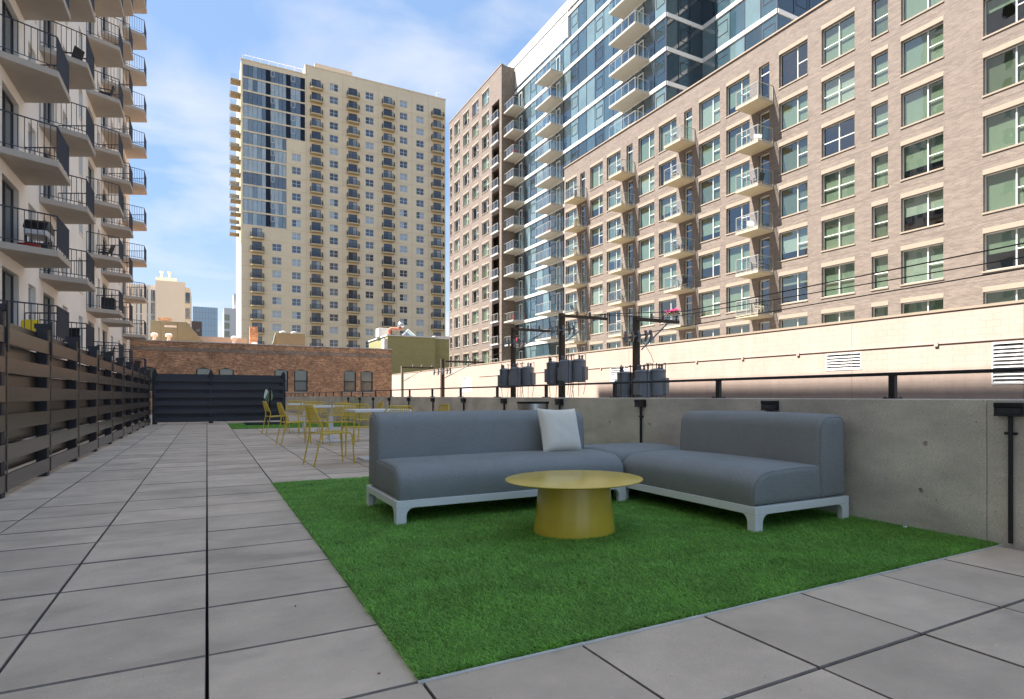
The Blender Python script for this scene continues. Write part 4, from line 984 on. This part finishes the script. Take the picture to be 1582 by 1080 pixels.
for i, (a, b) in enumerate(ow):
    w_ = b-a; x = ox((a+b)/2)
    q = MB(); pts_ = [(-w_/2, .0)] + [(-w_/2+w_*k/10, .17*math.sin(math.pi*k/10)) for k in range(1, 10)] + [(w_/2, 0), (w_/2, .19), (-w_/2, .19)]
    q.prism(pts_, .0, .2, 'y'); arch = q.mesh('arch_spandrel', M_or)
    o = put('window', frame_mesh(w_, 1.95, (), ((-w_/2,w_/2,.92),), .09, .08, M_black), OB, (x, .08, 1.36)); put('pane', pane_mesh(w_-.16, .82, panemat('old_pane', (.05,.06,.05), rough=.08)), o, (0,.04,.09)); put('pane', pane_mesh(w_-.16, .9, panemat('old_pane_sky_reflect', (.15,.18,.15), rough=.1)), o, (0,.02,.97))  # upper pane's paler colour paints in the sky reflection
    put('arch_spandrel', arch, o, (0, -.078, 1.77)); put('sill', box_mesh('sill', -w_/2-.08, w_/2+.08, -.14, .0, -.14, -.01, M_grey), o)
    if i >= 3: put('boarded_window', box_mesh('boarded_window', -w_/2, w_/2, .05, .1, -1.6, .95, M_black), OB, (x, 0, 0))
q = MB(); q.box(ox(3.37), ox(4.03), 4.5, 5.2, 5.2, 7.35); put('chimney', q.mesh('chimney', M_or), OB)
q = MB(); q.box(ox(-3.85), ox(-2.85), 9, 10, 5.2, 8.2); put('chimney', q.mesh('chimney', M_or), OB)
q = MB(); q.box(ox(-1.2), ox(3.3), 7, 7.3, 5.2, 6.45); put('roof_wall', q.mesh('roof_wall', M_grey), OB)
# rooftop things
RZ = 5.2
t = thing('rooftop_unit', 'olive green sloped rooftop air unit on the orange brick building', 'air unit', (-4.16, 65.5, RZ))
q = MB(); q.prism([(0,0),(2.6,0),(3.9,.55),(3.75,.75),(2.65,2.25),(0,2.25)], 0, 2.2, 'y'); put('housing', q.mesh('housing', M_oliv, bevel=.02), t)
for x in (.75, 1.95): q = MB(); q.box(x, x+.02, -.01, .0, .3, 2.2); put('seam', q.mesh('seam', M_brown), t)
q = MB(); q.box(1.0, 1.9, -.012, -.001, 1.72, 1.88); put('plate', q.mesh('plate', M_roofw), t)
for k, (x, y) in enumerate(((-3.75, 63.5), (-2.75, 63.5), (2.05, 63.3), (3.6, 62.6))):
    t = thing('roof_vent', ['white mushroom vent at the left end of brick roof','second white vent from the left on brick roof','white vent on brick roof before the grey wall','small round white vent beside the brick chimney'][k], 'vent', (x, y, RZ), 0, 'vents on the brick roof')
    q = MB(); q.lathe([(.13,0),(.13,.75 if k < 3 else .3)], 14); put('pipe', q.mesh('pipe', M_roofw, smooth=True), t)
    q = MB(); q.lathe([(.24,.72 if k < 3 else .28),(.26,.9 if k < 3 else .36),(.16,1.0 if k < 3 else .46),(.02,1.02 if k < 3 else .48)], 14); put('cap', q.mesh('cap', M_roofw, smooth=True), t)
t = thing('roof_duct', 'olive duct with curved elbow on the right of brick roof', 'duct', (5.6, 66, RZ))
q = MB(); q.box(0, 2.5, 0, 1.3, 0, 1.75); put('box', q.mesh('box', M_oliv, bevel=.02), t)
q = MB(); q.prism([(-1.1,0)]+[(-1.1+1.0*math.sin(R(a)), 1.75*(1-math.cos(R(a)))) for a in (20,40,60,80)]+[(0,1.75),(0,0)], .1, 1.2, 'y'); put('elbow', q.mesh('elbow', M_oliv), t)
for x in (.6, 1.6): q = MB(); q.lathe([(.3,1.75),(.28,1.92),(.05,1.98)], 14, (x,.6,0)); put('vent_cap', q.mesh('vent_cap', M_roofw, smooth=True), t)

# ---- olive building ---------------------------------------------------------------------
OL = thing('olive_building', 'olive painted brick building with white roof beyond the garage wall', 'building', (21.7, 90, 0), 0)
q = MB(); q.box(0, 6.8, 0, 12, -6, 9.4); put('wall', q.mesh('wall', M_olive), OL)
q = MB(); q.box(6.81, 9.2, .9, 12, -6, 9.35); put('wall', q.mesh('wall', M_olive), OL)
q = MB(); q.box(-.12, 6.9, -.12, 12, 9.403, 9.58); q.box(6.92, 9.3, .8, 12, 9.36, 9.8); put('coping', q.mesh('coping', M_roofw), OL)
q = MB(); q.box(-.5,-.01,-.05,1.5,-6,9.0); put('sunlit_face_strip', q.mesh('sunlit_face_strip', M_roofw), OL)  # white strip added to paint in the sunlit left face of the wall
t = thing('skylight', 'white pyramid skylight on the olive building roof', 'skylight', (25.1, 92, 9.58))
pts_ = [(-.9,-.9,0),(.9,-.9,0),(.9,.9,0),(-.9,.9,0),(0,0,1.1)]
q = MB(); q.add(pts_, [(0,1,4),(1,2,4),(2,3,4),(3,0,4)]); put('pane', q.mesh('pane', M_glassl), t)
q = MB()
for k in range(4): q.tube([pts_[k], pts_[4]], .05, 5); q.tube([pts_[k], pts_[(k+1) % 4]], .05, 5)
put('frame', q.mesh('frame', M_roofw), t)
t = thing('exhaust_fan', 'round grey exhaust fan with rust coloured pipe on olive building', 'exhaust fan', (22.6, 91.5, 9.58))
q = MB(); q.tube([(-.3,0,0),(-.3,0,.75),(-.1,0,1.0),(1.2,0,1.0),(1.3,0,1.3)], .2, 10); put('pipe', q.mesh('pipe', M_copper, smooth=True), t)
q = MB(); q.lathe([(.3,1.3),(.46,1.4),(.46,1.75),(.3,1.95),(.05,2.0)], 18, (1.3,0,0)); put('fan_housing', q.mesh('fan_housing', M_steel, smooth=True), t)
t = thing('roof_hatch', 'pale boxy roof hatch at the left of olive building roof', 'roof hatch', (22.0, 94, 9.58)); q = MB(); q.box(-.6,1.1,0,2,0,1.3); put('box', q.mesh('box', M_roofw, bevel=.05), t)

# ---- far buildings -----------------------------------------------------------------------
t = thing('office_building', 'beige concrete office building with a blank centre panel, far left', 'building', (-16.5, 200, 0))
q = MB(); q.box(-8, 6.2, 0, 22, -6, 30); q.box(5.0, 11.5, -1.5, 22, -6, 31.2); put('wall', q.mesh('wall', M_off), t)
for k in range(5):
    x = -5.5+2.3*k
    for z in np.arange(6, 28, 3.3):
        o = put('window', pane_mesh(1.15, 3.0, TP[2] if int(z) % 2 else TP[0], 'window'), t, (x, -.03, float(z)))
for z in np.arange(6, 28, 3.3): put('window', pane_mesh(.45, 2.9, TP[0], 'window'), t, (4.55, -.03, float(z)))
for z in np.arange(5, 29, 4.2): put('window', pane_mesh(9, 2.6, TP[2], 'window'), t, (11.53, 6, float(z)), (0,0,R(90)))
q = MB(); q.box(11.5, 12.6, 1.2, 20, -6, 30.2); put('side_bay', q.mesh('side_bay', M_off), t)
for z in np.arange(5, 28, 4.2): put('window', pane_mesh(1.0, 2.9, TP[0], 'window'), t, (12.05, 1.17, float(z)))
q = MB(); q.box(4.8, 9.5, 2, 10, 31.2, 32.6); put('penthouse', q.mesh('penthouse', M_off), t)
for x in (6, 7.8): q = MB(); q.lathe([(.25,32.6),(.25,34.2),(.45,34.3),(.45,34.7)], 10, (x,5,0)); put('flue', q.mesh('flue', M_off), t)
for k in range(7): q = MB(); q.box(-8+2.3*k-.18, -8+2.3*k+.45, -.35, -.001, -6, 30); put('pier', q.mesh('pier', M_roofw), t)
t = thing('far_glass_tower', 'pale blue glass slab tower on the far skyline', 'building', (-8.1, 500, 0))
q = MB(); q.box(0, 14.3, 0, 20, -6, 61.4); put('body', q.mesh('body', mat('far_glass', srgb(176,196,204), rough=.5, spec=.3, var=.04)), t)
for k in range(9): q = MB(); q.box(14.3*k/8-.08, 14.3*k/8+.08, -.1, -.01, -6, 61.4); put('fin', q.mesh('fin', M_grey), t)
for k in range(14): q = MB(); q.box(.1, 14.2, -.06, -.005, 3+4.2*k, 3.25+4.2*k); put('floor_line', q.mesh('floor_line', M_grey), t)
t = thing('far_white_building', 'white building with teal corner glazing left of the beige tower', 'building', (6.0, 300, 0))
q = MB(); q.box(0, 7, 0, 20, -6, 37.4); q.box(3.5, 7, 3, 14, 37.4, 44); put('wall', q.mesh('wall', M_roofw), t)
for k in range(9):
    z = 5+3.4*k; put('window', pane_mesh(1.9, 2.5, panemat('teal_glass', (.06,.16,.16)), 'window'), t, (1.1, -.03, z)); put('window', pane_mesh(.7, 1.6, TP[0], 'window'), t, (5.1, -.03, z+.3))
t = thing('far_brown_building', 'low dark brown brick building beside the office block', 'building', (-5.2, 260, 0))
q = MB(); q.box(0, 3.6, 0, 14, -6, 27.2); put('wall', q.mesh('wall', M_brown), t)
for k in range(5): put('window', pane_mesh(2.6, 1.0, TP[0], 'window'), t, (1.8, -.03, 10+3.4*k))

# ================================================================== POLES, TRANSFORMERS, WIRES
def pole(label, x, y, ztop, r, m, arm=None, low=None, lean=0):
    t = thing('utility_pole', label, 'pole', (x, y, -6), 0, 'utility poles in the alley')
    q = MB(); q.tube([(0,0,0),(lean*.5,0,(ztop+6)/2),(lean,0,ztop+6)], r*1.15, 12, r2=r*.9); put('shaft', q.mesh('shaft', m, smooth=True), t)
    if arm:
        x0, x1, z = arm
        q = MB(); q.box(x0, x1, -r-.10, -r-.0, z+6-.065, z+6+.065); put('crossarm', q.mesh('crossarm', M_wood, bevel=.01), t)
        q = MB(); xm = x1*.72; q.tube([(r*.6,-r-.05,z+6-1.15),(xm,-r-.05,z+6-.06)], .03, 6); put('brace', q.mesh('brace', M_gal if m is M_wood else M_woodl), t)
        for f in (.35,.62,.95):
            q = MB(); q.lathe([(.025,0),(.07,.05),(.035,.09),(.065,.13),(.03,.2)], 10, (x0+(x1-x0)*f,-r-.05,z+6+.065)); put('insulator', q.mesh('insulator', M_cer, smooth=True), t)
    if low:
        q = MB(); q.tube([(-.75,-r-.05,low+6-.05),(.55,-r-.05,low+6+.18)], .035, 6); put('lower_arm', q.mesh('lower_arm', M_gal), t)
        for k, f in enumerate((-.7,-.4,-.1,.22,.45)):
            q = MB(); z = low+6+.06+.09*f
            q.tube([(f,-r-.12,z+.2),(f+.03,-r-.17,z),(f,-r-.12,z-.22)], .055, 8); put('cutout', q.mesh('cutout', M_cer if k % 2 else M_gal, smooth=True), t)
    return t
pole('nearest utility pole at right, with transformers and red cutout', 14, 19.57, 3.98, .155, M_wood, (-.15, 1.9, 3.85), 3.15)
pole('tallest utility pole in the middle, with two big transformers', 14, 25.44, 4.75, .165, M_wood, (-.2, 2.35, 4.62), 3.9)
pole('third utility pole from the right, with a transformer cluster', 14, 30.81, 4.60, .15, M_wood, (-.1, 2.4, 4.5), 3.7)
pole('dark utility pole standing before the orange building corner', 14, 42.6, 3.5, .16, M_wood, (.1, 3.0, 3.35), 2.6)
pole('thin pale utility pole at the corner of the orange building', 14, 53.1, 3.45, .13, M_woodl, (-.1, 2.6, 3.35))
def transformer(label, loc, rz, r=.31, h=.93):
    t = thing('pole_transformer', label, 'transformer', loc, rz, 'grey pole transformers')
    q = MB(); q.lathe([(r*.9,0),(r,.03),(r,h),(r*1.05,h+.01),(r*1.05,h+.04),(r*.8,h+.10),(.05,h+.13)], 22); put('tank', q.mesh('tank', M_gal, smooth=True), t)
    for k in range(3):
        a = R(-50+50*k); x, y = r*.55*math.cos(a), r*.55*math.sin(a)
        q = MB(); q.lathe([(.03,h+.08),(.055,h+.14),(.03,h+.18),(.055,h+.23),(.025,h+.30)], 10, (x,y,0)); put('bushing', q.mesh('bushing', M_cer, smooth=True), t)
    q = MB(); q.box(r*.85, r*1.3, -.16, .16, h*.1, h*.75); put('radiator', q.mesh('radiator', M_gal, bevel=.015), t)
    for k in range(3):
        a = R(60+60*k); x, y = r*1.02*math.cos(a), r*1.02*math.sin(a)
        q = MB(); q.tube([(x*.6,y*.6,h+.28),(x*1.15,y*1.15,h+.34),(x*1.2,y*1.2,h*.6),(x*1.1,y*1.1,-.1),(x*.8,y*.8,-.55-.1*k)], .012, 5); put('lead', q.mesh('lead', M_wire), t)
for (px_, py_, z0, nm, offs) in ((14,19.57,.85,'nearest pole at right',((-.05,.46),(.12,-.46),(.62,-.72))),(14,25.44,1.5,'tallest pole',((-.05,.47),(.1,-.47),(.62,-.74))),(14,30.81,1.38,'third pole from the right',((-.1,.46),(.1,-.47),(.62,-.80)))):
    for k, (a, b) in enumerate(offs): transformer('grey transformer can %s the %s' % (['on the left of','right beside','at the far right of'][k], nm), (px_-.15+a, py_+b, z0+.04*k), R([150,200,-60][k]))
t = thing('cutout_switch', 'small red cutout switch on the nearest utility pole', 'switch', (13.65, 19.75, 3.1))
q = MB(); q.tube([(0,0,0),(-.05,.02,.12),(.02,.1,.25)], .03, 6); q.tube([(-.1,0,.05),(.15,.05,.1)], .025, 6); put('handle', q.mesh('handle', mat('red_paint', srgb(200,60,40), rough=.5)), t)
def wire(label, pts, r=.014, sag=.0):
    P = []
    for a, b in zip(pts[:-1], pts[1:]):
        for i in range(10): f = i/10; P.append(tuple(a[k]+(b[k]-a[k])*f - (sag*4*f*(1-f) if k == 2 else 0) for k in range(3)))
    P.append(pts[-1]); q = MB(); q.tube(P, r, 5); tag(put('power_line', q.mesh('power_line', M_wire, smooth=True)), label, 'power line', 'power lines along the alley')
wire('upper power line running right from the nearest pole', [(15.0,-14,4.75),(15.0,6.74,4.22),(15.0,17.85,4.05),(15.9,25.4,4.82)], .017)
wire('middle power line running right from the nearest pole', [(15.4,-14,4.5),(15.4,6.9,4.0),(15.4,19.5,4.0),(15.4,25.4,4.8)], .015)
wire('lowest power line running right from the nearest pole', [(14.6,-14,3.95),(14.6,6.9,3.6),(14.3,19.4,3.35)], .015)
wire('power line from the third pole to the dark far pole', [(15.2,30.7,4.65),(15.6,42.5,3.5),(15.6,53,3.5)], .014, .1)
wire('second power line from third pole to the dark far pole', [(16.2,30.7,4.65),(16.6,42.5,3.5)], .014, .15)
wire('power line from the tallest pole to the third pole', [(15.8,25.4,4.75),(15.8,30.7,4.62)], .014, .1)
wire('slack lead hanging from nearest pole to its transformer', [(14.2,19.5,3.1),(14.35,19.1,2.5),(14.4,19.0,2.2)], .01)
